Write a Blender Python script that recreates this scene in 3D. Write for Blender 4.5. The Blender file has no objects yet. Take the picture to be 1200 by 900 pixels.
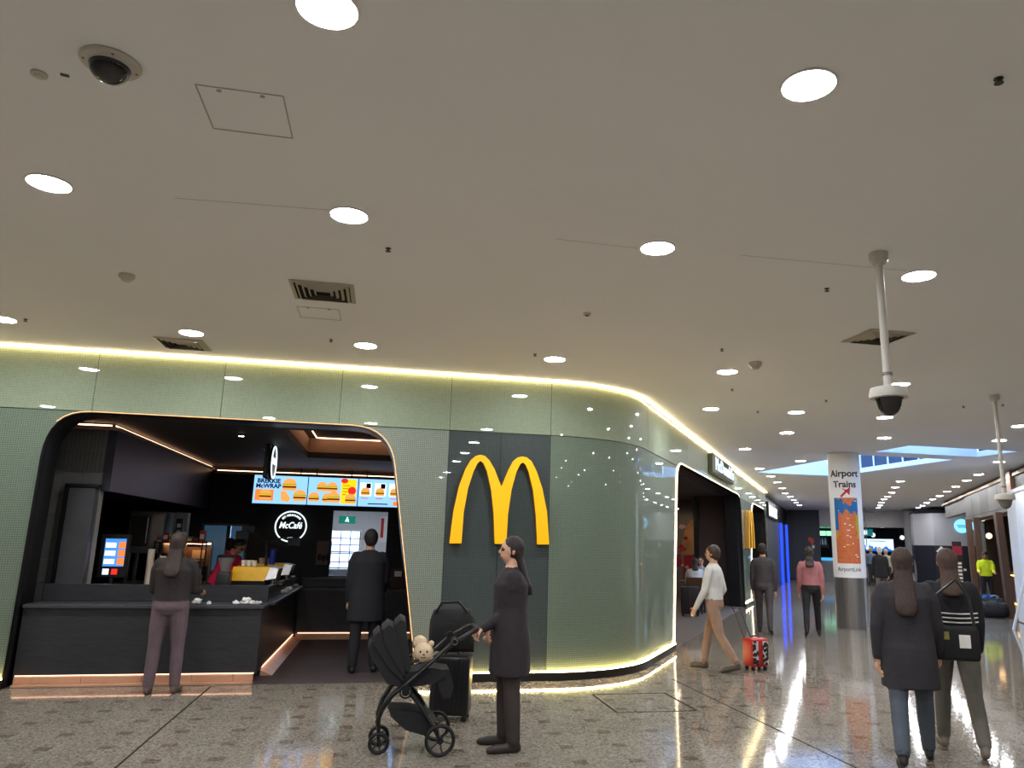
import bpy, bmesh, math, random
import numpy as np
from math import sin, cos, tan, pi, radians, atan2, hypot, sqrt
from mathutils import Vector, Matrix
random.seed(7)
sc = bpy.context.scene
COL = sc.collection
# ---------------------------------------------------------------- camera
F, HP, ROLL, CX, EYE, AZ = 878.67, 186.54, 0.0218, 642.18, 1.6, radians(11.9)
H = 3.655                                   # hall ceiling height
PT = atan2(HP, F)
_f = Vector((sin(AZ)*cos(PT), cos(AZ)*cos(PT), sin(PT)))
_r = Vector((cos(AZ), -sin(AZ), 0))
_u = _r.cross(_f)
_U = _r*cos(ROLL) + _u*sin(ROLL)
_V = -_r*sin(ROLL) + _u*cos(ROLL)
cd = bpy.data.cameras.new('camera')
cam = bpy.data.objects.new('camera', cd); COL.objects.link(cam)
cd.sensor_width = 36; cd.lens = F*36/1200; cd.shift_x = -(CX-600)/1200
cd.clip_start = .05; cd.clip_end = 300
mw = Matrix((( _U.x, _V.x, -_f.x, 0), (_U.y, _V.y, -_f.y, 0), (_U.z, _V.z, -_f.z, EYE), (0, 0, 0, 1)))
cam.matrix_world = mw
sc.camera = cam
# ---------------------------------------------------------------- sky and exposure
w = bpy.data.worlds.new('sky'); sc.world = w; w.use_nodes = True
bg = w.node_tree.nodes['Background']
bg.inputs[0].default_value = (.30, .52, 1.0, 1); bg.inputs[1].default_value = 6.0
vs = sc.view_settings
vs.view_transform = 'Standard'; vs.look = 'None'; vs.gamma = 1; vs.use_curve_mapping = False
vs.exposure = 0.8
LAMP = 150.0                                # radiance of a ceiling downlight
LED = 9.0                                   # radiance of the warm strips on the glass wall
sc.cycles.max_bounces = 8; sc.cycles.diffuse_bounces = 4; sc.cycles.glossy_bounces = 4
sc.cycles.transmission_bounces = 4; sc.cycles.transparent_max_bounces = 8
sc.cycles.caustics_reflective = False; sc.cycles.caustics_refractive = False
sc.cycles.sample_clamp_indirect = 4.0

# ---------------------------------------------------------------- pixel -> place
E0 = Vector((0, 0, EYE))
def ray(x, y): return (_U*(x-CX) + _V*(450-y) + _f*sqrt(F*F)).normalized()
def hz(x, y, z): d = ray(x, y); return E0 + d*((z-EYE)/d.z)
def fl(x, y): return hz(x, y, 0)
def ce(x, y): return hz(x, y, H)
def onY(x, y, Y): d = ray(x, y); return E0 + d*(Y/d.y)
def onp(x, y, P, n): d = ray(x, y); return E0 + d*((Vector(P)-E0).dot(n)/d.dot(n))
A33 = radians(33)
CD = Vector((sin(A33), cos(A33), 0)); CN = Vector((cos(A33), -sin(A33), 0)); CP = Vector((3.0, 9.25, 0))
CROT = -A33                                  # z rotation that turns +Y into the corridor direction
def cor(t, w, z=0): return CP + CD*t + CN*w + Vector((0, 0, z))   # corridor: along the wall, off the wall, up
def ont(x, y, t): return onp(x, y, cor(t, 0), CD)
def onw(x, y, w_): return onp(x, y, cor(0, w_), CN)

# ---------------------------------------------------------------- materials
def lin(c):
    return tuple(((v/255)/12.92 if v/255 <= .04045 else ((v/255+.055)/1.055)**2.4) for v in c[:3]) + (1,)
MATS = {}
def mat(name, col=(128,128,128), rough=.5, metal=0, emit=None, es=0, noise=.08, ns=14, bump=0, bs=None, spec=.5, coat=0, alpha=1, trans=0, ior=1.45, stretch=None):
    if name in MATS: return MATS[name]
    m = bpy.data.materials.new(name); m.use_nodes = True; MATS[name] = m
    nt = m.node_tree; p = nt.nodes['Principled BSDF']
    p.inputs['Base Color'].default_value = lin(col)
    p.inputs['Roughness'].default_value = rough; p.inputs['Metallic'].default_value = metal
    p.inputs['Specular IOR Level'].default_value = spec; p.inputs['IOR'].default_value = ior
    p.inputs['Coat Weight'].default_value = coat; p.inputs['Coat Roughness'].default_value = .06
    p.inputs['Alpha'].default_value = alpha; p.inputs['Transmission Weight'].default_value = trans
    if emit:
        p.inputs['Emission Color'].default_value = lin(emit); p.inputs['Emission Strength'].default_value = es
    if noise or bump:
        g = nt.nodes.new('ShaderNodeNewGeometry'); n = nt.nodes.new('ShaderNodeTexNoise')
        n.inputs['Scale'].default_value = ns; n.inputs['Detail'].default_value = 4
        src = g.outputs['Position']
        if stretch:
            mp = nt.nodes.new('ShaderNodeMapping'); mp.inputs['Scale'].default_value = stretch
            nt.links.new(src, mp.inputs[0]); src = mp.outputs[0]
        nt.links.new(src, n.inputs['Vector'])
        if noise:
            mx = nt.nodes.new('ShaderNodeMix'); mx.data_type = 'RGBA'; mx.blend_type = 'MIX'
            c = lin(col); k = 1-2*noise; k2 = 1+2*noise
            mx.inputs[6].default_value = (c[0]*k, c[1]*k, c[2]*k, 1)
            mx.inputs[7].default_value = (min(1,c[0]*k2), min(1,c[1]*k2), min(1,c[2]*k2), 1)
            nt.links.new(n.outputs['Fac'], mx.inputs[0]); nt.links.new(mx.outputs[2], p.inputs['Base Color'])
        if bump:
            b = nt.nodes.new('ShaderNodeBump'); b.inputs['Strength'].default_value = bump; b.inputs['Distance'].default_value = .01
            nb = n
            if bs:
                nb = nt.nodes.new('ShaderNodeTexNoise'); nb.inputs['Scale'].default_value = bs; nb.inputs['Detail'].default_value = 3
                nt.links.new(src, nb.inputs['Vector'])
            nt.links.new(nb.outputs['Fac'], b.inputs['Height']); nt.links.new(b.outputs[0], p.inputs['Normal'])
    return m
def glow(name, col, s):
    return mat(name, (20,20,20), .4, emit=col, es=s, noise=0)

# ---------------------------------------------------------------- mesh builder
class B:
    def __init__(s): s.bm = bmesh.new(); s.uv = None
    def _fin(s, vs_, M=None, m=0, before=0):
        if M is not None:
            for v in vs_: v.co = M @ v.co
        s.bm.faces.ensure_lookup_table()
        for i in range(before, len(s.bm.faces)): s.bm.faces[i].material_index = m
    def raw(s, verts, faces, M=None, m=0):
        nb = len(s.bm.faces)
        vv = [s.bm.verts.new(v) for v in verts]
        for f in faces:
            try: s.bm.faces.new([vv[i] for i in f])
            except ValueError: pass
        s._fin(vv, M, m, nb); return s
    def box(s, x0, x1, y0, y1, z0, z1, bev=0, seg=1, m=0, M=None):
        V = [(x,y,z) for z in (z0,z1) for y in (y0,y1) for x in (x0,x1)]
        Fc = [(0,2,3,1),(4,5,7,6),(0,1,5,4),(2,6,7,3),(0,4,6,2),(1,3,7,5)]
        if not bev: return s.raw(V, Fc, M, m)
        t = bmesh.new(); vv = [t.verts.new(v) for v in V]
        for f in Fc: t.faces.new([vv[i] for i in f])
        bmesh.ops.bevel(t, geom=list(t.edges), offset=bev, segments=seg, affect='EDGES', profile=.5)
        t.verts.index_update()
        r = s.raw([tuple(v.co) for v in t.verts], [[v.index for v in f.verts] for f in t.faces], M, m); t.free(); return r
    def ring_loft(s, rings, cap=True, m=0, M=None, closed=False):
        n = len(rings[0]); V = [p for r in rings for p in r]; Fc = []
        K = len(rings)
        for k in range(K if closed else K-1):
            a = k*n; b = ((k+1) % K)*n
            for i in range(n):
                j = (i+1) % n; Fc.append((a+i, a+j, b+j, b+i))
        if cap and not closed:
            Fc.append(tuple(range(n-1, -1, -1))); Fc.append(tuple((K-1)*n+i for i in range(n)))
        return s.raw(V, Fc, M, m)
    def tube(s, pts, r, n=8, cap=True, m=0, closed=False, flat=1.0, M=None, up=None):
        P = [Vector(p) for p in pts]; K = len(P)
        R = r if isinstance(r, (list, tuple)) else [r]*K
        rings = []; prev = Vector(up) if up else None
        for k in range(K):
            if closed: d = P[(k+1) % K]-P[k-1]
            else: d = P[min(k+1,K-1)]-P[max(k-1,0)]
            d.normalize()
            if prev is None:
                prev = Vector((0,0,1)) if abs(d.z) < .9 else Vector((1,0,0))
            a = prev - d*prev.dot(d)
            if a.length < 1e-5: a = d.orthogonal()
            a.normalize(); b = d.cross(a); prev = a
            rings.append([tuple(P[k] + a*(R[k]*cos(2*pi*i/n)) + b*(R[k]*flat*sin(2*pi*i/n))) for i in range(n)])
        return s.ring_loft(rings, cap, m, M, closed)
    def cyl(s, p0, p1, r0, r1=None, n=16, m=0, cap=True): return s.tube([p0, p1], [r0, r0 if r1 is None else r1], n, cap, m)
    def lathe(s, prof, n=24, m=0, M=None, cap=True):
        return s.ring_loft([[(r*cos(2*pi*i/n), r*sin(2*pi*i/n), z) for i in range(n)] for r, z in prof], cap, m, M)
    def prism(s, poly, d0, d1, m=0, M=None):
        n = len(poly); V = [(x,y,d0) for x,y in poly] + [(x,y,d1) for x,y in poly]
        Fc = [tuple(range(n-1,-1,-1)), tuple(range(n,2*n))] + [(i,(i+1)%n,(i+1)%n+n,i+n) for i in range(n)]
        return s.raw(V, Fc, M, m)
    def ell(s, c, r, M=None, m=0, u=16, v=10):
        rings = []
        for k in range(1, v):
            a = pi*k/v
            rings.append([(c[0]+r[0]*sin(a)*cos(2*pi*i/u), c[1]+r[1]*sin(a)*sin(2*pi*i/u), c[2]-r[2]*cos(a)) for i in range(u)])
        V = [p for q in rings for p in q]; nV = len(V)
        V += [(c[0],c[1],c[2]-r[2]), (c[0],c[1],c[2]+r[2])]; Fc = []
        for k in range(v-2):
            for i in range(u): j = (i+1)%u; Fc.append((k*u+i, k*u+j, (k+1)*u+j, (k+1)*u+i))
        for i in range(u):
            j = (i+1)%u; Fc.append((nV, j, i)); Fc.append((nV+1, (v-2)*u+i, (v-2)*u+j))
        return s.raw(V, Fc, M, m)
    def sheet(s, rows, m=0, M=None, flip=False):
        K = len(rows); n = len(rows[0]); V = [p for r in rows for p in r]
        Fc = []
        for k in range(K-1):
            for i in range(n-1):
                f = (k*n+i, k*n+i+1, (k+1)*n+i+1, (k+1)*n+i); Fc.append(f[::-1] if flip else f)
        return s.raw(V, Fc, M, m)
    def mesh(s, name, mats, smooth=True, angle=35):
        me = bpy.data.meshes.new(name); bmesh.ops.recalc_face_normals(s.bm, faces=s.bm.faces[:]) if getattr(s, 'fixn', True) else None
        s.bm.to_mesh(me); s.bm.free()
        for q in (mats if isinstance(mats, (list, tuple)) else [mats]): me.materials.append(q)
        if smooth:
            me.polygons.foreach_set('use_smooth', [True]*len(me.polygons)); me.set_sharp_from_angle(angle=radians(angle))
        return me
    def build(s, name, mats, parent=None, loc=None, rot=None, smooth=True, angle=35):
        return ob(name, s.mesh(name, mats, smooth, angle), parent, loc, rot)
def ob(name, data, parent=None, loc=None, rot=None):
    o = bpy.data.objects.new(name, data); COL.objects.link(o); o.parent = parent
    if loc is not None: o.location = loc
    if rot is not None: o.rotation_euler = rot if isinstance(rot, (tuple, list)) else (0,0,rot)
    return o
def tag(o, label, cat, group=None):
    o['label'] = label; o['category'] = cat
    if group: o['group'] = group
    return o
def thing(name, label, cat, loc=(0,0,0), rot=0, group=None):
    o = ob(name, None, None, loc, rot); o.empty_display_size = .1
    return tag(o, label, cat, group)
def struct(o): o['kind'] = 'structure'; return o
def stuff(o): o['kind'] = 'stuff'; return o
def copy_tree(o, loc=None, rot=None, parent=None):
    c = o.copy(); COL.objects.link(c); c.parent = parent
    if loc is not None: c.location = loc
    if rot is not None: c.rotation_euler = (0,0,rot)
    for ch in o.children: copy_tree(ch, None, None, c)
    return c
def text_mesh(body, size=.1, ext=.002, bold=0.0, shear=0.0, align='CENTER', spacing=1.0, sx=1.0):
    cu = bpy.data.curves.new('t', 'FONT'); cu.body = body; cu.size = size; cu.extrude = ext; cu.offset = bold; cu.shear = shear
    cu.align_x = align; cu.align_y = 'CENTER'; cu.space_character = spacing; cu.resolution_u = 3
    o = bpy.data.objects.new('t', cu); COL.objects.link(o)
    dg = bpy.context.evaluated_depsgraph_get(); me = bpy.data.meshes.new_from_object(o.evaluated_get(dg))
    bpy.data.objects.remove(o); bpy.data.curves.remove(cu)
    if sx != 1: me.transform(Matrix.Diagonal((sx,1,1,1)))
    return me
UPR = Matrix.Rotation(pi/2, 4, 'X')          # text plane (x,y) -> upright wall facing -Y
def text(name, body, size, m, parent, M=None, **k):
    me = text_mesh(body, size, **k); me.name = name
    me.transform(UPR)
    if M is not None: me.transform(M)
    me.materials.clear(); me.materials.append(m)
    return ob(name, me, parent)
def T(x, y, z): return Matrix.Translation((x, y, z))
def RZ(a): return Matrix.Rotation(a, 4, 'Z')
def RX(a): return Matrix.Rotation(a, 4, 'X')
def RY(a): return Matrix.Rotation(a, 4, 'Y')
# ================================================================ SETTING
def set_terrazzo(m, c1, c2, c3, rough):
    nt = m.node_tree; p = nt.nodes['Principled BSDF']
    g = nt.nodes.new('ShaderNodeNewGeometry'); oi = nt.nodes.new('ShaderNodeObjectInfo')
    v = nt.nodes.new('ShaderNodeTexVoronoi'); v.inputs['Scale'].default_value = 70
    n = nt.nodes.new('ShaderNodeTexNoise'); n.inputs['Scale'].default_value = 1.7; n.inputs['Detail'].default_value = 5
    r = nt.nodes.new('ShaderNodeValToRGB'); e = r.color_ramp.elements
    e[0].position = .05; e[0].color = lin(c1); e[1].position = .95; e[1].color = lin(c3); k = e.new(.45); k.color = lin(c2)
    nt.links.new(g.outputs['Position'], v.inputs['Vector']); nt.links.new(g.outputs['Position'], n.inputs['Vector'])
    sp = nt.nodes.new('ShaderNodeSeparateColor'); nt.links.new(v.outputs['Color'], sp.inputs[0]); nt.links.new(sp.outputs[0], r.inputs[0])
    hs = nt.nodes.new('ShaderNodeHueSaturation'); nt.links.new(r.outputs[0], hs.inputs['Color'])
    a = nt.nodes.new('ShaderNodeMath'); a.operation = 'MULTIPLY_ADD'; a.inputs[1].default_value = .22; a.inputs[2].default_value = .82
    nt.links.new(n.outputs['Fac'], a.inputs[0])
    b = nt.nodes.new('ShaderNodeMath'); b.operation = 'MULTIPLY_ADD'; b.inputs[1].default_value = .07
    nt.links.new(oi.outputs['Random'], b.inputs[0]); nt.links.new(a.outputs[0], b.inputs[2])
    nt.links.new(b.outputs[0], hs.inputs['Value']); nt.links.new(hs.outputs[0], p.inputs['Base Color'])
    p.inputs['Roughness'].default_value = rough
    n2 = nt.nodes.new('ShaderNodeTexNoise'); n2.inputs['Scale'].default_value = 9; n2.inputs['Detail'].default_value = 2
    nt.links.new(g.outputs['Position'], n2.inputs['Vector'])
    bp = nt.nodes.new('ShaderNodeBump'); bp.inputs['Strength'].default_value = .025; bp.inputs['Distance'].default_value = .01
    nt.links.new(n2.outputs['Fac'], bp.inputs['Height']); nt.links.new(bp.outputs[0], p.inputs['Normal'])
    return m
M_tile = set_terrazzo(mat('terrazzo_tile', noise=0), (111,102,90), (131,123,111), (157,150,139), .075)
M_ins = set_terrazzo(mat('terrazzo_brown_insert', noise=0), (92,80,66), (108,96,82), (128,117,103), .09)
M_grout = mat('floor_grout', (118,106,90), .6)
M_black = mat('black_satin', (14,14,15), .35)
M_dark = mat('dark_joint', (30,25,21), .95, spec=.1)
M_ceil = mat('painted_ceiling', (240,241,243), .85, noise=.015, ns=.8)
M_white = mat('white_paint', (222,222,220), .5, noise=.02)
M_led = glow('warm_led_strip', (255,224,170), LED)
M_ledb = glow('warm_led_base_strip', (255,218,145), LED*9)

# ---- floor with its tiles
floor = struct(B().box(-9.3, 60, -10.3, 70, -.2, -.004).build('floor', M_grout, smooth=False))
PITCH, INS, GAP = .44, .11, .0022
def proj(P):
    q = Vector(P)-E0; fw = q.dot(_f)
    if fw < .05: return None
    return CX + q.dot(_U)/fw*F, 450 - q.dot(_V)/fw*F
def in_hall(x, y):
    if y > 9.5 and CN.dot(Vector((x,y,0))-CP) < -.4: return False
    if hypot(x-2.023, y-11.05) < 1.4 and y < 11.3: return False
    return True
cells = []
for i in range(-15, 120):
    for j in range(-20, 140):
        x = -2.85 + PITCH*i; y = 8.52 - 8*PITCH + PITCH*(j-10)
        q = CN.dot(Vector((x,y,0))-CP)
        if not in_hall(x, y) or y < -3 or q > 12 or y > 52 or (q > 6.9 and y > 14.5 and CD.dot(Vector((x,y,0))-CP) < 23): continue
        p = proj((x, y, 0)); vis = p is not None and -15 < p[0] < 1215 and p[1] < 912
        cells.append((hypot(x, y) if vis else 1e6+hypot(x, y), x, y))
cells.sort()
def quad_mesh(name, x0, x1, y0, y1, m):
    b = B(); g = GAP/2
    b.box(x0+g, x1-g, y0+g, y1-g, -.004, 0); return b.mesh(name, m, False)
i2 = INS/2
MT = quad_mesh('floor_tile', i2, PITCH-i2, -i2, PITCH-i2, M_tile)
MS = quad_mesh('floor_strip', -i2, i2, i2, PITCH-i2, M_tile)
MI = quad_mesh('floor_insert', -i2, i2, -i2, i2, M_ins)
for d, x, y in cells[:300]:
    ob('floor_tile', MT, floor, (x, y, 0)); ob('floor_strip', MS, floor, (x, y, 0)); ob('floor_insert', MI, floor, (x, y, 0))
V, Fc, mi = [], [], []
for d, x, y in cells[300:]:
    g = GAP/2 if (d % 1e6) < 16 else 0
    for (x0, x1, y0, y1, k) in ((i2, PITCH-i2, -i2, PITCH-i2, 0), (-i2, i2, i2, PITCH-i2, 0), (-i2, i2, -i2, i2, 1)):
        n = len(V); V += [(x+x0+g,y+y0+g,0),(x+x1-g,y+y0+g,0),(x+x1-g,y+y1-g,0),(x+x0+g,y+y1-g,0)]
        Fc.append((n,n+1,n+2,n+3)); mi.append(k)
me = bpy.data.meshes.new('floor_tiling'); me.from_pydata(V, [], Fc); me.materials.append(M_tile); me.materials.append(M_ins)
me.polygons.foreach_set('material_index', mi)
stuff(ob('floor_tiling', me, floor))
struct(B().box(-1.735, -1.719, -3, 9.22, -.003, .0012).build('trim_1', M_dark, smooth=False))
struct(B().box(3.573, 3.589, -3, 9.2, -.003, .0012).build('trim_2', M_dark, smooth=False))

# ---- ceiling with two skylight holes
def holes_boxes(b, X0, X1, Y0, Y1, holes, z0, z1):
    xs = sorted({X0, X1} | {h[0] for h in holes} | {h[1] for h in holes}); ys = sorted({Y0, Y1} | {h[2] for h in holes} | {h[3] for h in holes})
    for a, c in zip(xs, xs[1:]):
        for d, e in zip(ys, ys[1:]):
            mx, my = (a+c)/2, (d+e)/2
            if any(h[0] < mx < h[1] and h[2] < my < h[3] for h in holes): continue
            b.box(a, c, d, e, z0, z1)
SKY = [(10.05, 12.55, 14.7, 19.3), (10.1, 12.65, 13.0, 14.1)]
b = B(); holes_boxes(b, -9.3, 60, -10.3, 70, SKY, H, H+.12)
ceiling = struct(b.build('ceiling', M_ceil, smooth=False))
M_shaft = mat('skylight_shaft_white', (225,228,232), .8, noise=.01)
M_glz = mat('skylight_dark_glazing', (38,52,74), .12)
M_pane = mat('clear_pane', (240,248,255), .02, alpha=.12, noise=0)
for k, (x0, x1, y0, y1) in enumerate(SKY):
    zt = H + 1.15; t = .05
    e = .012; b = B(); b.box(x0-t, x0+e, y0-t, y1+t, H-.002, zt); b.box(x0, x1, y1-e, y1+t, H-.002, zt); b.box(x0, x1, y0-t, y0+e, H-.002, zt)
    b.box(x1-e, x1+t, y0-t, y1+t, H-.002, H+.11); b.box(x1-e, x1+t, y0-t, y1+t, zt-.06, zt)
    root = struct(b.build('window_%d' % (k+1), M_shaft, smooth=False))
    n = 8 if k == 0 else 2
    L = (y1-y0)/n
    for i in range(n):
        B().box(x1+.015, x1+.03, y0+i*L+.02, y0+(i+1)*L-.02, H+.11, zt-.06).build('glazing_pane', M_glz, root, smooth=False)
        B().box(x1-.01, x1+.05, y0+i*L-.02, y0+i*L+.02, H+.11, zt-.06).build('mullion', M_white, root, smooth=False)
    for i in range(2):
        B().box(x0+.02+(x1-x0)/2*i, x0-.02+(x1-x0)/2*(i+1), y0+.02, y1-.02, zt-.03, zt-.02).build('roof_pane', M_pane, root, smooth=False)

# ---- the glass shopfront: straight, round the corner, along the corridor
RAD, TANL = 1.8, 1.8*tan(A33*0+radians(28.5)); SX = 3.0-TANL; SA = RAD*radians(57); SOFF = SX+SA-TANL
CXA, CYA = SX, 9.25+RAD
def FP(s, off, z):
    if s <= SX: return Vector((s, 9.25-off, z))
    if s <= SX+SA:
        a = (s-SX)/RAD; return Vector((CXA+(RAD+off)*sin(a), CYA-(RAD+off)*cos(a), z))
    return cor(s-SOFF, off, z)
def Sinv(x, y):
    q = Vector((x,y,0))-CP; t = q.dot(CD)
    if x <= SX and y < 11: return x
    if t >= TANL: return t+SOFF
    return SX+RAD*atan2(x-CXA, CYA-y)
def bez(p, c, q, n=8): return [((1-u)**2*p[0]+2*u*(1-u)*c[0]+u*u*q[0], (1-u)**2*p[1]+2*u*(1-u)*c[1]+u*u*q[1]) for u in [i/n for i in range(n+1)]]
OP1 = [(-3.765,0)] + bez((-3.745,2.42),(-3.735,2.93),(-3.30,2.93)) + bez((-.46,2.93),(.0,2.93),(.075,2.45)) + [(.47,0)]
OP2 = [(t+SOFF,z) for t,z in [(2.88,0)] + bez((3.27,2.62),(3.31,3.0),(3.75,3.0)) + bez((11.5,3.0),(12.1,3.0),(12.17,2.6)) + [(12.48,0)]]
OP3 = [(t+SOFF,z) for t,z in [(14.2,0)] + bez((15.0,2.55),(15.1,2.97),(15.6,2.97)) + bez((18.8,2.97),(19.4,2.97),(19.48,2.5)) + [(19.72,0)]]
OPS = [OP1, OP2, OP3]
def ztop(s):
    for o in OPS:
        if o[0][0] < s < o[-1][0]:
            for (a, za), (c, zc) in zip(o, o[1:]):
                if a <= s <= c: return za + (zc-za)*(s-a)/max(1e-9, c-a)
    return 0.0
def facade_sheet(s0, s1, z0, z1, off, thick, name, m, parent, uv=True):
    S = {s0, s1}
    for o in OPS:
        S |= {p[0] for p in o if s0 < p[0] < s1}
        S |= {p for p in (o[0][0]-1e-4, o[-1][0]+1e-4) if s0 < p < s1}
    a0, a1 = max(s0, SX), min(s1, SX+SA)
    if a1 > a0: S |= {a0+(a1-a0)*i/24 for i in range(25)}
    S = sorted(S); b = B(); bm = b.bm; cols = []
    for s in S:
        lo = max(z0, ztop(s))
        if lo > z1-1e-4: lo = z1
        cols.append((s, lo))
    prev = None
    for (s, lo) in cols:
        cur = (bm.verts.new(FP(s, off, lo)), bm.verts.new(FP(s, off, z1)), lo < z1)
        if prev and (prev[2] or cur[2]):
            vs_ = [prev[0], cur[0]] + ([cur[1]] if cur[2] else []) + ([prev[1]] if prev[2] else [])
            if len(set(vs_)) >= 3: bm.faces.new(vs_)
        prev = cur
    loose = [v for v in bm.verts if not v.link_faces]; bmesh.ops.delete(bm, geom=loose, context='VERTS')
    if not bm.faces: return None
    if thick: bmesh.ops.solidify(bm, geom=bm.faces[:], thickness=-thick)
    if uv:
        L = bm.loops.layers.uv.new('UVMap')
        for f in bm.faces:
            for l in f.loops: l[L].uv = (Sinv(l.vert.co.x, l.vert.co.y), l.vert.co.z)
    o = b.build(name, m, parent, smooth=True, angle=20)
    return o
def glass_mat(name, base, line, pitch, rough, lw, spec=.5):
    m = mat(name, base, rough, noise=0, spec=spec); nt = m.node_tree; p = nt.nodes['Principled BSDF']
    uv = nt.nodes.new('ShaderNodeUVMap'); br = nt.nodes.new('ShaderNodeTexBrick')
    br.offset = 0; br.inputs['Scale'].default_value = 1; br.inputs['Brick Width'].default_value = pitch; br.inputs['Row Height'].default_value = pitch
    br.inputs['Mortar Size'].default_value = lw; br.inputs['Mortar Smooth'].default_value = .3; br.inputs['Bias'].default_value = 0
    br.inputs['Color1'].default_value = lin(base); br.inputs['Color2'].default_value = lin(tuple(v*.94 for v in base)); br.inputs['Mortar'].default_value = lin(line)
    nt.links.new(uv.outputs[0], br.inputs['Vector']); nt.links.new(br.outputs['Color'], p.inputs['Base Color'])
    p.inputs['IOR'].default_value = 1.5
    p.inputs['Coat Weight'].default_value = .8; p.inputs['Coat Roughness'].default_value = .015; p.inputs['Specular IOR Level'].default_value = .1; p.inputs['Roughness'].default_value = .5
    return m
M_gup = glass_mat('sage_glass_fascia', (134,146,122), (146,157,134), .028, .2, .003)
M_glo = glass_mat('grey_green_printed_glass', (96,109,96), (124,138,118), .024, .2, .0024)
M_gmid = glass_mat('reflection_darkened_glass', (60,69,69), (82,91,88), .024, .2, .0022)  # dark reflection on the arches panels is put into this base colour
SEND = 20.2+SOFF
wf = facade_sheet(-9.2, SEND, 0, H-.002, -.04, -.06, 'wall_front', mat('wall_backing_dark', (50,52,48), .7), None)
struct(wf)
up = [-9.2, -7.39, -6.03, -4.67, -3.31, -1.95, -.61, .72, 2.0, SX+SA+.25] + [SX+SA+.25+1.55*i for i in range(1, 13)]
up = [u for u in up if u < SEND-.5] + [SEND]
for a, c in zip(up, up[1:]): facade_sheet(a+.003, c-.003, 2.945, H-.03, 0, -.012, 'fascia_panel', M_gup, wf)
lo = [-9.2, -7.39, -6.03, -4.67, -3.28]
for a, c in zip(lo, lo[1:]): facade_sheet(a+.003, c-.003, .1, 2.935, 0, -.012, 'glass_panel', M_glo, wf)
M_gl2 = glass_mat('led_glow_paled_glass', (118,126,116), (150,158,142), .024, .2, .0026)  # edge strip glow beside the cafe opening is painted in as a paler base
for a, c, m in [(-.6, .72, M_gl2), (.72, 1.365, M_gmid), (1.365, 2.0, M_gmid), (2.0, OP2[1][0]+.2, M_glo), (OP2[-5][0], (12.9+SOFF), M_glo), (12.9+SOFF, OP3[4][0], M_glo), (OP3[-4][0], SEND, M_glo)]:
    facade_sheet(a+.003, c-.003, .1, 2.935, 0, -.012, 'glass_panel', m, wf)
facade_sheet(OP2[1][0], OP2[-2][0], 2.935, 2.96, 0, -.012, 'glass_panel', M_glo, wf)
def sweep(path, size_s, size_o, name, m, parent):      # path: list of (s, off, z); a small square bar
    b = B(); P = [FP(*p) for p in path]
    b.tube([tuple(p) for p in P], size_s, 4, True); return b.build(name, m, parent, smooth=False)
def srange(a, c):
    S = {a, c} | {SX+SA*i/24 for i in range(25) if a < SX+SA*i/24 < c}; return sorted(S)
# light strips: under the ceiling, on the plinth, round the openings
sweep([(s, .045, H-.02) for s in srange(-9.2, SEND)], .014, 0, 'led_strip', M_led, wf)
for a, c in [(-9.2, OP1[0][0]), (OP1[-1][0], OP2[0][0]), (OP2[-1][0], OP3[0][0]), (OP3[-1][0], SEND)]:
    b = B(); S = srange(a, c)
    b.ring_loft([[tuple(FP(s, .035, 0)), tuple(FP(s, .035, .095)), tuple(FP(s, -.03, .095)), tuple(FP(s, -.03, 0))] for s in S])
    b.build('plinth', M_black, wf, smooth=True, angle=20)
    sweep([(s, .030, .101) for s in S], .005, 0, 'led_strip', M_ledb, wf)
M_led2 = glow('warm_edge_strip', (255,190,130), LED*.13)
M_led3 = glow('warm_edge_strip_bright', (255,226,180), LED*.9)
for o, m in ((OP1, M_led2), (OP2, M_led3), (OP3, M_led3)):
    cs = sum(p[0] for p in o)/len(o)
    path = []
    for (s, z) in o: path.append((s + (-.012 if s < cs else .012), .012, z + (.012 if z > 2 else 0)))
    sweep(path[5:] if o is OP1 else path, .004 if o is OP1 else .0055, 0, 'edge_strip', m, wf)
    b = B(); b.sheet([[tuple(FP(s, .02, z)) for s, z in o], [tuple(FP(s, -.42, z)) for s, z in o]])
    b.build('opening_reveal', M_black, wf, smooth=True, angle=25)

# ---- outer walls of the hall (mostly out of view)
M_hall = mat('hall_wall_pale', (160,156,150), .7)
struct(B().box(-9.4, -9.2, -10.3, 16, 0, H).build('wall_left', M_hall, smooth=False))
struct(B().box(-9.4, 24.2, -10.5, -10.3, 0, H).build('wall_back', M_hall, smooth=False))
struct(B().box(24, 24.2, -10.3, 13.9, 0, H).build('wall_right', M_hall, smooth=False))
# ================================================================ CAFE INTERIOR SHELL
M_cw = mat('cafe_black_wall', (36,36,40), .55)
M_cw2 = mat('cafe_blue_black_panel', (40,41,48), .4)
M_ctile = mat('charcoal_wall_tile', (92,91,88), .35, noise=.1, ns=6, bump=.1)
M_cgrout = mat('pale_tile_grout', (150,147,140), .8)
M_cmat = mat('brown_entrance_mat', (70,58,56), .8, noise=.12, ns=40)
M_cceil = mat('cafe_dark_ceiling', (50,48,50), .7)
M_cove = mat('cove_beige', (190,158,134), .7)
M_warm = glow('warm_cove_light', (255,200,158), 4.0)
CZ, YB = 2.95, 15.8
TRAY = (-1.36, 1.6, 10.0, 13.45)
b = B(); holes_boxes(b, -6.2, 2.6, 9.68, YB+3.2, [TRAY], CZ, CZ+.1)
cc = struct(b.build('ceiling_cafe', M_cceil, smooth=False))
x0, x1, y0, y1 = TRAY
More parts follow.
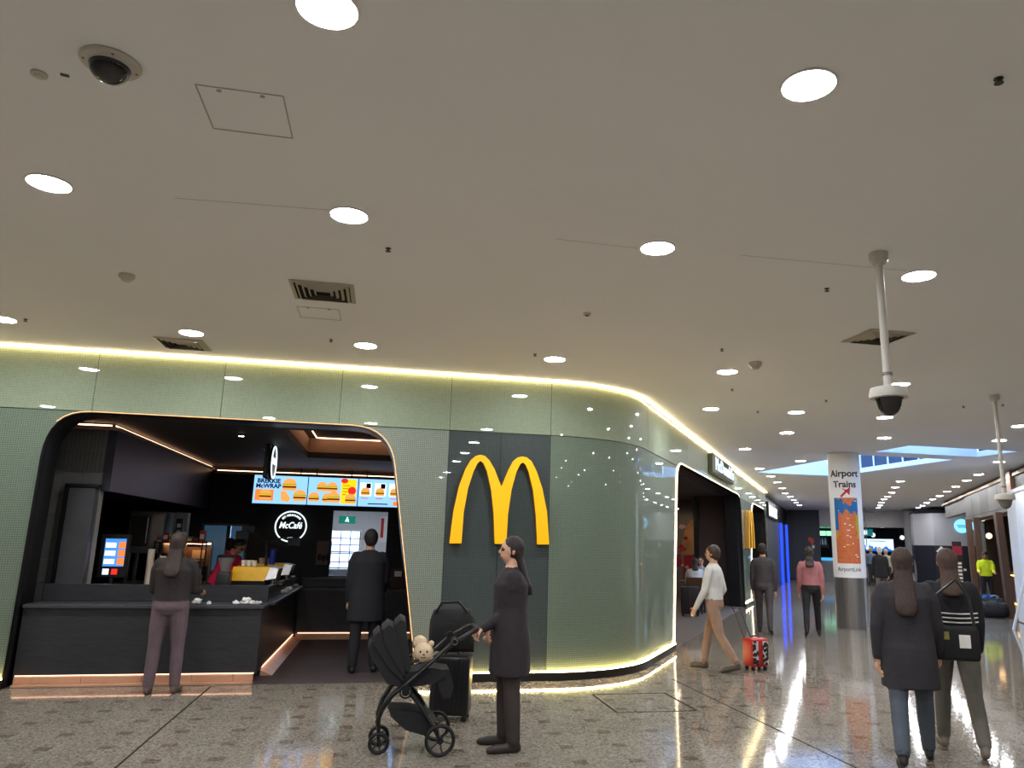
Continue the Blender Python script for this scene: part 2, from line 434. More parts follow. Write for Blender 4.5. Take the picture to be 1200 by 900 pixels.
b = B(); b.box(x0-.03, x0, y0, y1, CZ+.1, CZ+.34); b.box(x0, x1, y1, y1+.03, CZ+.1, CZ+.34); b.box(x1, x1+.03, y0, y1, CZ+.1, CZ+.34); b.box(x0, x1, y0-.03, y0, CZ+.1, CZ+.34)
b.build('tray_edge', M_cove, cc, smooth=False)
B().box(x0-.03, x1+.03, y0-.03, y1+.03, CZ+.34, CZ+.36).build('tray_top', M_cceil, cc, smooth=False)
for q in ([(x0+.14,y0+.1),(x0+.14,y1-.14)], [(x0+.14,y1-.14),(x1-.1,y1-.14)]):
    B().tube([(q[0][0],q[0][1],CZ+.33),(q[1][0],q[1][1],CZ+.33)], .008, 6).build('cove_light', M_warm, cc)
# back wall with a pass-through and a window
PW = [onY(391,598,YB), onY(455,600,YB), onY(452,677,YB)]
px0, px1, pz0, pz1 = PW[0].x, PW[1].x, .88, 2.15
qx0, qx1, qz0, qz1 = onY(240,615,YB).x, onY(289,618,YB).x, .95, 1.80
b = B()
xs = [-6.2, qx0, qx1, px0, px1, 2.6]; zs = sorted([0, qz0, qz1, pz0, pz1, H])
for a, c in zip(xs, xs[1:]):
    for d, e in zip(zs, zs[1:]):
        mx, mz = (a+c)/2, (d+e)/2
        if (px0 < mx < px1 and pz0 < mz < pz1) or (qx0 < mx < qx1 and qz0 < mz < qz1): continue
        b.box(a, c, YB, YB+.12, d, e)
wcb = struct(b.build('wall_cafe_back', M_cw, smooth=False))
M_trimal = mat('window_frame_grey', (92,94,98), .4, metal=.6)
def frame(x0, x1, z0, z1, y, t, d, name, m, parent):
    b = B(); b.box(x0-t, x0, y-d, y, z0-t, z1+t); b.box(x1, x1+t, y-d, y, z0-t, z1+t); b.box(x0, x1, y-d, y, z1, z1+t); b.box(x0, x1, y-d, y, z0-t, z0)
    return b.build(name, m, parent, smooth=False)
frame(px0, px1, pz0, pz1, YB, .03, .03, 'hatch_frame', M_black, wcb)
w3 = struct(frame(qx0, qx1, qz0, qz1, YB, .04, .04, 'window_3', M_trimal, None))
B().box((qx0+qx1)/2+.03, (qx0+qx1)/2+.1, YB-.03, YB+.01, qz0, qz1).build('mullion', M_black, w3, smooth=False)
M_bluepane = mat('blue_grey_frosted_pane', (70,92,112), .25, emit=(80,120,150), es=.16)
for a, c in ((qx0, (qx0+qx1)/2+.03), ((qx0+qx1)/2+.1, qx1)):
    B().box(a, c, YB+.02, YB+.03, qz0, qz1).build('pane', M_bluepane, w3, smooth=False)
struct(B().box(2.6, 2.7, 9.7, YB+3.3, 0, H).build('wall_cafe_right', M_cw, smooth=False))
struct(B().box(-6.3, -6.2, 9.4, YB+3.3, 0, H).build('wall_cafe_left', M_cw, smooth=False))
struct(B().box(-6.2, 2.6, 9.29, YB+.12, -.004, .001).build('floor_cafe', M_cmat, smooth=False))
# bulkhead, cove on top of it and along the back
bulk = struct(B().box(-3.42, -3.32, 10.2, YB, 2.11, 2.86).build('wall_bulkhead', M_cw2, smooth=False))
B().box(-6.2, -3.42, 10.25, YB, 2.11, 2.16).build('soffit', M_cw, bulk, smooth=False)
B().box(-3.42, -3.30, 10.2, YB-.02, 2.86, 2.90).build('cove_ledge', M_cove, bulk, smooth=False)
B().tube([(-3.36, 10.25, 2.92), (-3.36, YB-.05, 2.92)], .008, 6).build('cove_light', M_warm, bulk)
B().box(-3.3, 2.55, YB-.12, YB, 2.80, 2.84).build('cove_ledge', M_cove, wcb, smooth=False)
B().tube([(-3.25, YB-.07, 2.86), (2.55, YB-.07, 2.86)], .006, 6).build('cove_light', M_warm, wcb)
# tiled return wall with the door panel
wt = struct(B().box(-4.6, -3.42, 10.2, 10.32, 0, 2.86).build('wall_tiled', M_cgrout, smooth=False))
B().box(-4.6, -3.40, 10.17, 10.3, 2.86, 2.90).build('cove_ledge', M_cove, wt, smooth=False)
B().tube([(-4.5, 10.22, 2.92), (-3.4, 10.22, 2.92)], .008, 6).build('cove_light', M_warm, wt)
tw_, th_ = .22, .262
tm = B().box(.002, tw_-.002, 0, .02, .002, th_-.002, bev=.003).mesh('wall_tile', M_ctile, False)
nar = B().box(.001, .043, 0, .02, .002, th_-.002, bev=.002).mesh('wall_tile', M_ctile, False)
for r in range(8):
    for k in range(5):
        x = -3.42-tw_*(k+1); z = .86 + th_*r - .1
        if z+th_ > 2.87: continue
        if z > 2.05 and k < 2 and r > 5:
            for q in range(5): ob('wall_tile', nar, wt, (x+.044*q, 10.18, z))
            continue
        ob('wall_tile', tm, wt, (x, 10.18, z))
dp = struct(B().box(-3.72, -3.43, 10.06, 10.16, .3, 2.14, bev=.006).build('door_1', mat('charcoal_slab', (64,64,66), .5, noise=.15, ns=5), smooth=False))
B().box(-3.76, -3.722, 10.04, 10.17, .3, 2.17).build('door_jamb', M_black, dp, smooth=False)
B().box(-3.76, -3.40, 10.04, 10.17, 2.142, 2.18).build('door_head', M_black, dp, smooth=False)
# lit kitchen behind the pass-through
M_kw = mat('kitchen_white', (205,206,208), .6, noise=.02)
struct(B().box(px0-1.0, px1+1.6, YB+3.1, YB+3.2, 0, 2.95).build('wall_kitchen_back', M_kw, smooth=False))
struct(B().box(px0-1.0, px1+1.6, YB+.13, YB+3.1, 2.55, 2.6).build('ceiling_kitchen', M_kw, smooth=False))
struct(B().box(px1+1.55, px1+1.6, YB+.13, YB+3.1, 0, 2.55).build('wall_kitchen_right', M_kw, smooth=False))
struct(B().box(px0-1.0, px0-.95, YB+.13, YB+3.1, 0, 2.55).build('wall_kitchen_left', M_kw, smooth=False))
struct(B().box(px0-1.0, px1+1.6, YB+.13, YB+3.1, -.004, .001).build('floor_kitchen', M_kw, smooth=False))

# ================================================================ CORRIDOR SHELL
M_brown = mat('dark_brown_panel', (58,45,42), .5, stretch=(6,6,.6))
M_dgrey = mat('charcoal_corridor_panel', (58,60,68), .45)
M_rfloor = mat('restaurant_floor', (98,90,86), .45, noise=.1)
def cbox(t0, t1, w0, w1, z0, z1, bev=0):      # corridor box in local axes: x = off wall, y = along
    return B().box(w0, w1, t0, t1, z0, z1, bev)
def cbuild(b, name, m, parent=None, smooth=False):
    o = b.build(name, m, parent, smooth=smooth)
    if parent is None: o.location = CP; o.rotation_euler = (0,0,CROT)
    return o
# restaurant behind the second opening
RP = [cor(2.35,-.03), cor(20.1,-.03), cor(20.1,-4.5), cor(6.45,-4.5), Vector((2.72,11.2,0))]
RPC = [cor(2.6,-.43)] + [cor(20.1,-.43)] + RP[2:]
struct(B().prism([(p.x,p.y) for p in RP], -.004, .002).build('floor_restaurant', M_rfloor, smooth=False))
struct(B().prism([(p.x,p.y) for p in RPC], 3.02, 3.1).build('ceiling_restaurant', mat('brown_black_ceiling', (52,44,42), .7), smooth=False))
wb = struct(cbuild(cbox(12.75, 12.95, -1.35, -.05, 0, 3.02), 'wall_brown', M_brown))
cbuild(cbox(12.70, 12.75, -1.40, -1.27, 0, 3.02), 'edge_post', M_black, wb)
struct(cbuild(cbox(15.0, 15.15, -4.5, -1.05, 0, 3.02), 'wall_mural', mat('mural_grey', (128,118,112), .6)))
struct(cbuild(cbox(6.4, 15.1, -4.6, -4.5, 0, 3.02), 'wall_restaurant_back', M_brown))
# grey vertical panels behind the third opening
M_taupe = mat('taupe_panel', (150,142,138), .5, stretch=(3,3,.4))
wv = struct(cbuild(cbox(14.3, 20.0, -1.0, -.9, 0, 3.02), 'wall_taupe', M_black))
for i in range(14):
    cbuild(cbox(14.32+.4*i, 14.32+.4*i+.385, -.9, -.87, .02, 3.0), 'wall_plank', M_taupe, wv)
# dark shopfront past the glass, end wall, bulkhead and the far hall
wd = struct(cbuild(cbox(20.22, 34, -.3, -.12, 0, H), 'wall_corridor', M_black))
for i in range(9):
    cbuild(cbox(20.3+1.5*i, 20.3+1.5*i+1.47, -.12, -.06, .05, 2.75), 'wall_panel', M_dgrey, wd)
we = struct(cbuild(cbox(34, 34.2, -.3, 1.55, 0, H), 'wall_far_left', M_black))
for i in range(4): cbuild(cbox(33.97, 34, -.28+.455*i, -.28+.455*i+.445, .05, H-.02), 'wall_panel', M_dgrey, we)
struct(cbuild(cbox(34.3, 34.5, 1.55, 12, 2.78, H), 'wall_bulkhead_far', mat('bulkhead_grey', (222,218,214), .7)))
struct(cbuild(cbox(34.5, 56, -6, 14, 3.2, 3.3), 'ceiling_far', mat('far_ceiling_dark', (60,60,64), .8)))
struct(cbuild(cbox(56, 56.2, -6, 14, 0, 3.2), 'wall_far', mat('far_wall_slate', (66,72,80), .7)))
struct(cbuild(cbox(34.2, 56, -6.2, -6, 0, 3.2), 'wall_far_side', mat('far_wall_slate', (66,72,80), .7)))
struct(cbuild(cbox(23, 56, 12, 12.2, 0, H), 'wall_far_right', mat('far_wall_pale', (160,158,154), .7)))
# return wall closing the hall to the right of the frame
struct(B().box(13.9, 24.2, 13.9, 14.05, 0, H).build('wall_right_return', M_hall, smooth=False))
# ================================================================ CEILING FIXTURES
M_lamp = glow('downlight_diffuser', (248,250,255), LAMP)
M_rim = mat('downlight_rim_white', (232,230,226), .4, noise=.01)
b = B(); b.lathe([(.125,-.001),(.128,-.006),(.118,-.009),(.112,-.004),(.112,.0)], 28, cap=False)
RIM = b.mesh('rim', M_rim)
b = B(); b.lathe([(.111,-.003),(.109,-.0048),(.08,-.0075),(.04,-.0088),(.004,-.009)], 28)
DIF = b.mesh('diffuser', M_lamp)
def downlight(x, y, where, grp):
    t = thing('downlight', 'round white downlight ' + where, 'ceiling light', (x, y, H), 0, grp)
    ob('rim', RIM, t); ob('diffuser', DIF, t)
def lights(pts, where, grp):
    for p in pts: downlight(p[0], p[1], where, grp)
def pxs(L_): return [tuple(ce(*p))[:2] for p in L_]
lights([(-.35,2.73),(1.75,2.73)], 'in the pair before the dome camera and pole camera', 'downlight pair by the dome camera')
lights([(x,4.71) for x in (-2.1,-.35,1.76,3.86)], 'in the row between the dome camera and the ceiling vents', 'downlight row level with the pole camera')
lights([(x,8.11) for x in (-3.82,-2.08,-.32,1.78,3.9,6.24)], 'in the row running close beside the glowing fascia edge', 'downlight row along the cafe fascia')
lights(pxs([(833,479),(933,483),(1037,489),(922,507),(1036,513),(1195,499),(1171,516)]), 'between the curved fascia and the skylights', 'downlights before the skylights')
lights(pxs([(873,526),(938,540),(890,549),(903,558),(911,565),(917,572),(920,578),(926,582),(930,586),(933,589),(937,592)]), 'in the corridor row along the glass shopfront', 'corridor downlights by the glass shopfront')
lights(pxs([(1055,564),(1049,571),(1045,577),(1040,582),(1036,585),(1033,589),(1031,592),(1029.5,595)]), 'in the corridor middle row beyond the station pillar', 'corridor downlights in the middle row')
lights(pxs([(1171,541),(1147,556),(1133,563),(1120,570),(1110,576),(1101,581),(1093,585),(1086,589),(1081,592.5),(1076,595)]), 'in the corridor row along the wood framed shop', 'corridor downlights by the wood framed shop')
# the same grid goes on behind the camera and out of view at the sides
lights([(x,y) for y in (.75,-1.25,-4.6,-6.6) for x in (-5.6,-2.1,1.76,6.2,10.5)] + [(-5.6,4.71),(-5.6,8.11),(-7.4,6.4),(8.5,4.71),(10.6,6.6),(14,6.6),(18,2.7),(18,8)], 'in the wider hall away from the cafe front', 'downlights in the wider hall')

# ---- dome camera flush in the ceiling
M_dome = mat('smoked_dome', (22,22,24), .08, coat=.5, noise=0)
M_offw = mat('offwhite_plastic', (198,194,184), .45, noise=.02)
M_grey = mat('fixture_grey', (120,114,106), .6)
q = ce(130,73)
t = thing('dome_camera', 'black dome security camera on a wide pale round plate in the ceiling', 'camera', q)
B().lathe([(.118,0),(.125,-.006),(.118,-.016),(.082,-.022)], 32).build('plate', M_offw, t)
B().lathe([(.084,-.018),(.084,-.032),(.076,-.058),(.056,-.082),(.028,-.096),(.004,-.1)], 32).build('dome', M_dome, t)
b = B(); b.tube([(.085*cos(a), .085*sin(a), -.02) for a in [2*pi*i/24 for i in range(24)]], .006, 6, closed=True); b.build('dome_ring', M_offw, t)
for a in (.4, 2.0, 3.5, 5.1): B().cyl((.104*cos(a), .104*sin(a), -.016), (.104*cos(a), .104*sin(a), -.021), .006, n=8).build('screw', M_grey, t)

# ---- pole cameras
def pole_cam(px, zd, r, label, dark):
    q = ce(*px); t = thing('pole_camera', label, 'camera', q)
    L = H-zd; k = r/.12
    B().lathe([(.062*k,0),(.062*k,-.05*k),(.045*k,-.075*k),(.03*k,-.08*k)], 24).build('ceiling_mount', M_offw, t)
    B().cyl((0,0,-.07*k), (0,0,-L), .026*k, n=14).build('pole', M_offw, t)
    B().cyl((0,0,-L+.12), (0,0,-L+.1), .032*k, n=14).build('collar', M_grey, t)
    B().lathe([(.03*k,-L+.03),(.11*k,-L+.01),(r,-L-.03*k),(r*.97,-L-.055*k),(.08*k,-L-.06*k)], 28).build('housing', M_offw, t)
    B().lathe([(.092*k,-L-.055*k),(.08*k,-L-.07*k),(.068*k,-L-.12*k),(.05*k,-L-.15*k),(.025*k,-L-.17*k),(.003,-L-.175*k)], 24).build('dome', M_dome if dark else M_glz2, t)
M_glz2 = mat('pale_dome', (120,118,112), .15, noise=0)
pole_cam((1029,297), 2.67, .125, 'white pole camera with a black dome hanging below the square ceiling vent', True)
pole_cam((1165,463), 2.33, .12, 'thin pole camera with a pale ball housing hanging before the wood framed shop', False)

# ---- air vents
M_vent = mat('vent_pale_metal', (176,168,150), .5, noise=.03)
M_vdark = mat('vent_dark_void', (26,23,20), .8)
def vent(cx, cy, s, label, rot=0, dark=False):
    t = thing('air_vent', label, 'vent', (cx, cy, H), rot); h = s/2
    B().box(-h+.02, h-.02, -h+.02, h-.02, -.003, 0).build('backing', M_vdark, t, smooth=False)
    b = B(); w_ = .035
    for a in range(4): b.raw([(-h,-h,-.004),(h,-h,-.004),(h-w_,-h+w_,-.016),(-h+w_,-h+w_,-.016)], [(0,1,2,3)], RZ(a*pi/2))
    b.build('frame', M_vent, t, smooth=False)
    for k in range(4):
        o = h-w_-.012-k*.045; b = B()
        for a in range(4): b.raw([(-o,-o,-.004),(o,-o,-.004),(o-.02,-o+.02,-.02),(-o+.02,-o+.02,-.02),(-o,-o,-.007),(o,-o,-.007),(o-.02,-o+.02,-.023),(-o+.02,-o+.02,-.023)], [(0,1,2,3),(7,6,5,4),(0,4,5,1),(3,2,6,7)], RZ(a*pi/2))
        b.build('louvre', M_vent, t, smooth=False)
vent(-.63, 6.36, .52, 'square louvred ceiling vent beside the faint access panel near the dome camera')
q = ce(214,402); vent(q.x, q.y+.03, .5, 'square louvred ceiling vent close to the glowing edge of the cafe fascia')
vent(4.64, 6.3, .5, 'square louvred ceiling vent behind the pole camera')

# ---- access panels (frames), floor hatch
M_line = mat('panel_joint', (176,168,158), .8)
def hatch(name, x0, x1, y0, y1, z, t_, label, cat, m, up):
    t = thing(name, label, cat, ((x0+x1)/2, (y0+y1)/2, z)); hx, hy = (x1-x0)/2, (y1-y0)/2; a, c = (0, .0025) if up else (-.003, 0)
    for s in (-1, 1):
        B().box(-hx, hx, s*hy-t_/2, s*hy+t_/2, a, c).build('edge', m, t, smooth=False)
        B().box(s*hx-t_/2, s*hx+t_/2, -hy, hy, a, c).build('edge', m, t, smooth=False)
    for s in (-.5, .5): B().cyl((s*hx, -hy*.86, a), (s*hx, -hy*.86, c), .012, n=8).build('lock', m, t)
hatch('access_panel', -.99, -.6, 3.41, 3.8, H, .006, 'flush square access panel outline in the ceiling beside the dome camera', 'panel', M_line, False)
hatch('access_panel', -.9, -.53, 6.85, 7.2, H, .005, 'faint square access panel outline beside a louvred ceiling vent', 'panel', M_line, False)
hatch('floor_hatch', 2.335, 3.165, 7.485, 8.38, 0, .02, 'square floor hatch with a dark metal edge before the curved glass', 'hatch', mat('hatch_edge', (34,28,23), .95, spec=.1), True)

# ---- detectors, sprinklers
def lathe_thing(name, px, prof, label, cat, m, group=None):
    q = ce(*px); t = thing(name, label, cat, q, 0, group)
    for i, (pr, mm, nm) in enumerate(zip(prof, m, ('base', 'head', 'tip'))): B().lathe(pr, 16).build(nm, mm, t)
M_sp = mat('sprinkler_metal', (74,66,56), .45, metal=.5)
SPR = [(455,291),(30,374),(388,398),(627,415),(846,409),(858,456),(888,482),(969,338),(968,469),(1170,92),(1129,500-24),(1175,474)]
for p in SPR:
    lathe_thing('sprinkler', p, [[(.02,0),(.02,-.004),(.008,-.006)], [(.007,-.004),(.006,-.018),(.004,-.022)], [(.006,-.02),(.02,-.022),(.02,-.024),(.002,-.025)]], 'small dark metal sprinkler head under the hall ceiling', 'sprinkler', [M_sp]*3, 'ceiling sprinklers')
DET = [[(.055,0),(.058,-.014),(.05,-.022)], [(.04,-.02),(.036,-.042),(.02,-.05)]]
lathe_thing('smoke_detector', (46,86), [[(.035,0),(.036,-.01),(.03,-.014)], [(.02,-.013),(.017,-.02),(.01,-.022)]], 'tiny white detector disc beside the dome camera', 'detector', [M_offw, M_offw])
lathe_thing('smoke_detector', (149,322), [[(.06,0),(.064,-.016),(.056,-.03)], [(.045,-.028),(.038,-.052),(.02,-.06)]], 'round pale detector with a dark rim halfway to the cafe fascia', 'detector', [M_offw, M_offw])
lathe_thing('smoke_detector', (885,425), [[(.075,0),(.078,-.02),(.06,-.05)], [(.05,-.048),(.04,-.075),(.02,-.08)]], 'cone shaped white detector near the curved end of the glass fascia', 'detector', [M_offw, M_offw])
lathe_thing('smoke_detector', (688,367), [[(.035,0),(.036,-.012),(.03,-.02)], [(.02,-.019),(.017,-.028),(.01,-.03)]], 'tiny pale sensor in the ceiling before the arches sign', 'detector', [M_offw, M_grey])
B().box(-.018,.018,-.012,.012,-.002,0).build('cable_hole', M_black, None, ce(76,88), .2); tag(bpy.data.objects['cable_hole'], 'small black rectangular hole in the ceiling beside the dome camera', 'hole')
for n_, (a, c) in enumerate([((652,280),(748,291)),((868,299),(1062,317)),((205,232),(385,246))]):   # hairline board joints
    A_, C_ = ce(*a), ce(*c); d = C_-A_
    o = B().box(0, d.length, -.002, .002, -.0012, 0).build('trim_%d' % (n_+3), M_line, None, A_, atan2(d.y, d.x), smooth=False); struct(o)
# ================================================================ SIGNS ON THE GLASS
M_yel = mat('arches_yellow', (246,180,6), .35, emit=(246,176,0), es=.22, noise=.01)
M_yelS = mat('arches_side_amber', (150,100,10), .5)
o_ = [(105,627),(114,550),(125,470),(150,360),(180,280),(205,238),(228,219),(250,214),(270,219),(290,238),(315,280),(347,362),(380,285),(402,244),(424,226),(445,222),(466,226),(488,244),(512,292),(538,370),(560,480),(570,632),(514,632),(508,500),(495,380),(475,295),(460,260),(447,249),(434,260),(418,292),(395,375),(378,490),(370,630),(316,629),(311,490),(300,380),(280,290),(263,252),(250,242),(236,254),(218,290),(192,370),(172,480),(161,627)]
pts = [onY(500+x/4, 480+y/4, 9.22) for x, y in o_]
cx_ = sum(p.x for p in pts)/len(pts); z0_ = min(p.z for p in pts)
poly = [(p.x-cx_, p.z-z0_) for p in pts][::-1]
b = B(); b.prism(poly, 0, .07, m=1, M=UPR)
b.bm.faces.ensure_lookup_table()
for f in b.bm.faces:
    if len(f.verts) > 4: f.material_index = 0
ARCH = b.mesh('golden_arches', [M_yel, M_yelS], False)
tag(ob('golden_arches', ARCH, None, (cx_, 9.235, z0_)), 'large yellow double arch letter M mounted flat on the front glass', 'sign')
a2 = ob('golden_arches', ARCH, None, cor(13.65, .015, z0_), pi/2-A33); a2.scale = (1.25, 1.6, 1.02)
tag(a2, 'yellow double arch letter M on the corridor glass between two openings', 'sign')
t = thing('fascia_sign', 'lit white lettering on a shallow box above the corridor opening', 'sign', cor(8.4, .012, 3.35), pi/2-A33)
B().box(-1.75, 1.75, -.09, 0, -.2, .2, bev=.01).build('sign_box', mat('sign_box_sage', (70,74,62), .7), t, smooth=False)
text('lettering', "McDonald's", .40, glow('cool_white_letters', (205,228,255), .85), t, T(.05, -.105, .0), ext=.01, bold=.0, sx=1.42, spacing=1.1)

# ================================================================ CAFE FITTINGS
M_slate = mat('dark_slate_counter', (44,45,48), .42, noise=.2, ns=7, stretch=(1,1,4), bump=.25)
M_top = mat('counter_top_grey', (66,66,70), .3)
M_cop = mat('copper_timber_kick', (206,156,124), .4, noise=.08, ns=5)
M_kled = glow('kick_strip_light', (255,190,150), 2.2)
M_steel = mat('brushed_steel', (170,168,164), .3, metal=.9)
M_blk = mat('black_plastic', (18,18,20), .4)
M_wht = mat('white_card', (225,222,215), .6)
# front counter
t = thing('service_counter', 'dark slate cafe counter with a glowing copper kickboard facing the hall', 'counter', (-2.51, 9.6, 0))
B().box(-1.22, 1.21, -.22, .25, .1, .80).build('body', M_slate, t, smooth=False)
B().box(-1.22, 1.24, -.26, .22, .80, .84, bev=.006).build('ledge', M_top, t, smooth=False)
B().box(-1.22, 1.21, .2, .26, .84, 1.03, bev=.005).build('upstand', M_slate, t, smooth=False)
xk = [-1.2, -1.02, -.55, .05, .55, .98, 1.19]
for a, c in zip(xk, xk[1:]): B().box(a+.002, c-.002, -.255, -.22, .03, .098, bev=.003).build('kickboard', M_cop, t, smooth=False)
B().box(-1.2, 1.19, -.30, -.22, 0, .028, bev=.004).build('kick_toe', M_cop, t, smooth=False)
B().box(-1.2, 1.19, -.225, -.221, .102, .112).build('kick_light', M_kled, t, smooth=False)
# side counter running back into the cafe
t = thing('service_counter', 'black cafe counter running back beside the brown entrance mat', 'counter', (-1.42, 11.4, 0))
B().box(-.6, .10, -1.53, 1.80, .0, .80).build('body', M_slate, t, smooth=False)
B().box(-.08, .20, -1.53, 1.78, .80, .84, bev=.005).build('ledge', M_top, t, smooth=False)
B().box(.02, .08, -1.5, 1.75, .84, 1.0, bev=.005).build('upstand', M_slate, t, smooth=False)
B().raw([(.10,-1.53,.06),(.24,-1.53,0),(.24,1.75,0),(.10,1.75,.06),(.10,-1.53,0),(.10,1.75,0)], [(0,1,2,3),(0,4,1),(3,2,5)]).build('kickboard', M_cop, t, smooth=False)
B().tube([(.106, -1.5, .085), (.106, 1.75, .085)], .006, 6).build('kick_light', M_kled, t)
# back counter
t = thing('service_counter', 'low black counter across the back of the cafe under the menu screens', 'counter', (.6, 13.5, 0))
B().box(-1.88, 1.95, -.28, .25, .1, .76).build('body', M_slate, t, smooth=False)
B().box(-1.88, 1.95, -.31, .05, .76, .79, bev=.005).build('ledge', M_top, t, smooth=False)
B().box(-1.88, 1.95, .05, .1, .79, .95, bev=.005).build('upstand', M_slate, t, smooth=False)
B().box(-1.88, 1.95, -.34, -.28, 0, .09, bev=.005).build('kickboard', M_cop, t, smooth=False)
B().tube([(-1.85, -.285, .1), (1.95, -.285, .1)], .006, 6).build('kick_light', M_kled, t)

# menu screens
def fl_(name, c, s=1.0): return glow('screen_'+name, c, s)
SB, SO, SR, SY, SBR, SG, SK, SW, STN = fl_('sky',(132,184,244),.95), fl_('orange',(232,120,50),.9), fl_('red',(205,40,30),.9), fl_('yellow',(246,190,20),.95), fl_('brown',(110,52,22),.8), fl_('green',(70,140,50),.8), mat('screen_black',(6,6,8),.2,noise=0), fl_('white',(235,242,250),1.0), fl_('tan',(214,146,74),.95)
SC_M = [SB, SO, SR, SY, SBR, SG, SK, SW, STN]
def half(x, z, w_, h, n=8, up=1): return [(x + w_/2*cos(pi*i/n), z + up*h*sin(pi*i/n)) for i in range(n+1)]
def burger(b, x, z, s):
    d = -.004
    for k, (pl, m) in enumerate([(half(x, z+.5*s, s, .42*s), 8), ([(x-.52*s,z+.42*s),(x+.52*s,z+.42*s),(x+.5*s,z+.5*s),(x-.5*s,z+.5*s)], 5), ([(x-.5*s,z+.36*s),(x+.5*s,z+.36*s),(x+.48*s,z+.43*s),(x-.5*s,z+.43*s)], 3), ([(x-.5*s,z+.2*s),(x+.5*s,z+.2*s),(x+.5*s,z+.37*s),(x-.5*s,z+.37*s)], 4), ([(x-.47*s,z),(x+.47*s,z),(x+.5*s,z+.2*s),(x-.5*s,z+.2*s)], 8)]):
        if pl[0][1] > pl[-1][1] or k == 0: pass
        b.prism(pl, .003+k*.0003, .005+k*.0003, m=m, M=UPR)
def rect(b, x0, x1, z0, z1, m, d=0): b.prism([(x0,z0),(x1,z0),(x1,z1),(x0,z1)], .002+d, .003+d, m=m, M=UPR)
YM = 15.55
def screen(px0, px1, label, fill):
    A_, C_ = onY(px0, 557, YM), onY(px1, 559, YM); zt, zb = onY(380, 559.5, YM).z, onY(380, 592, YM).z
    w_, h = C_.x-A_.x-.012, zt-zb
    t = thing('menu_screen', label, 'screen', ((A_.x+C_.x)/2, YM, zb))
    B().box(-w_/2, w_/2, 0, .05, -.015, h+.015).build('housing', M_blk, t, smooth=False)
    B().box(-w_/2+.004, w_/2-.004, -.002, 0, 0, h).build('display', SB, t, smooth=False)
    b = B(); fill(b, w_, h); b.build('menu_picture', SC_M, t, smooth=False)
    for s in (-.35, .35): B().cyl((s*w_, .03, h+.01), (s*w_, .03, CZ-zb), .012, n=8).build('hanger', M_blk, t)
    return t, w_, h
def f1(b, w_, h):
    rect(b, -.46*w_, -.12*w_, .1*h, .5*h, 1); burger(b, -.27*w_, .14*h, .22); burger(b, .16*w_, .48*h, .26); burger(b, .365*w_, .12*h, .24)
    b.prism([(.02*w_,.12*h),(.16*w_,.06*h),(.2*w_,.2*h),(.1*w_,.46*h),(.0,.46*h)], .003, .005, m=8, M=UPR)
t1, w1, h1 = screen(298, 362, 'menu screen showing burgers, a wrap and a large black heading', f1)
text('heading', 'BREKKIE', .115, SK, t1, T(-w1*.225, -.006, h1*.80), ext=.001, bold=.005, sx=1.0)
text('heading', 'McWRAP', .115, SK, t1, T(-w1*.225, -.006, h1*.62), ext=.001, bold=.005, sx=1.0)
def f2(b, w_, h):
    burger(b, -.37*w_, .12*h, .2); burger(b, -.22*w_, .5*h, .2); burger(b, -.02*w_, .5*h, .2); burger(b, .02*w_, .1*h, .24); burger(b, -.1*w_, .1*h, .2)
    rect(b, .16*w_, .46*w_, .06*h, .97*h, 3); b.prism([(.22*w_+.07*cos(a),.9*h+.05*sin(a)) for a in [2*pi*i/12 for i in range(12)]], .004, .005, m=2, M=UPR)
    b.prism([(.38*w_+.08*cos(a),.55*h+.08*sin(a)) for a in [2*pi*i/14 for i in range(14)]], .004, .005, m=2, M=UPR); burger(b, .36*w_, .1*h, .2)
    for k in range(4): rect(b, .19*w_, .19*w_+.14*(1-.15*k), .72*h-.06*k, .74*h-.06*k, 6, .002)
screen(362, 421, 'menu screen with burgers and a yellow offer panel', f2)
def f3(b, w_, h):
    for k, x in enumerate((-.36, -.07, .22)):
        rect(b, (x-.11)*w_, (x+.12)*w_, .38*h, .86*h, 7); burger(b, (x+.0)*w_, .4*h, .17); rect(b, (x+.01)*w_, (x+.1)*w_, .66*h, .84*h, 6 if k < 2 else 8, .002)
        rect(b, (x-.08)*w_, (x+.06)*w_, .28*h, .31*h, 2, .001)
    rect(b, -.3*w_, .1*w_, .08*h, .12*h, 6); rect(b, .2*w_, .36*w_, .05*h, .2*h, 1)
screen(421, 480, 'menu screen with a row of white burger cards', f3)

# round cafe sign on the back wall, blade sign under the ceiling
M_neon = glow('cafe_sign_white', (226,244,250), .95)
def arc_text(name, body, size, r, mid, m, parent, M=None):
    me = text_mesh(body, size, .002, .002)
    for v in me.vertices:
        x, y, z = v.co; a = mid - x/r; rr = r + y
        v.co = (rr*cos(a), z, rr*sin(a))
    me.transform(Matrix.Diagonal((1,-1,1,1)))
    if M is not None: me.transform(M)
    me.materials.clear(); me.materials.append(m); return ob(name, me, parent)
def round_sign(name, label, loc, rot, R, small):
    t = thing(name, label, 'sign', loc, rot)
    B().lathe([(R*1.04,0),(R*1.04,.03),(R,.034)], 40, M=UPR).build('disc', M_blk, t)
    b = B(); b.tube([(R*cos(a), -.04, R*sin(a)) for a in [2*pi*i/48 for i in range(48)]], R*.045, 6, closed=True); b.build('ring', M_neon, t)
    text('lettering', 'McCafé', R*.60, M_neon, t, T(-R*.04, -.04, R*.06), ext=.003, bold=R*.01, shear=.28, sx=.80)
    if small:
        arc_text('lettering_arc', 'EST. MELBOURNE', R*.17, R*.76, pi/2, M_neon, t, T(0,-.04,0))
        text('lettering_year', '1993', R*.17, M_neon, t, T(0, -.04, -R*.78), ext=.002)
    return t
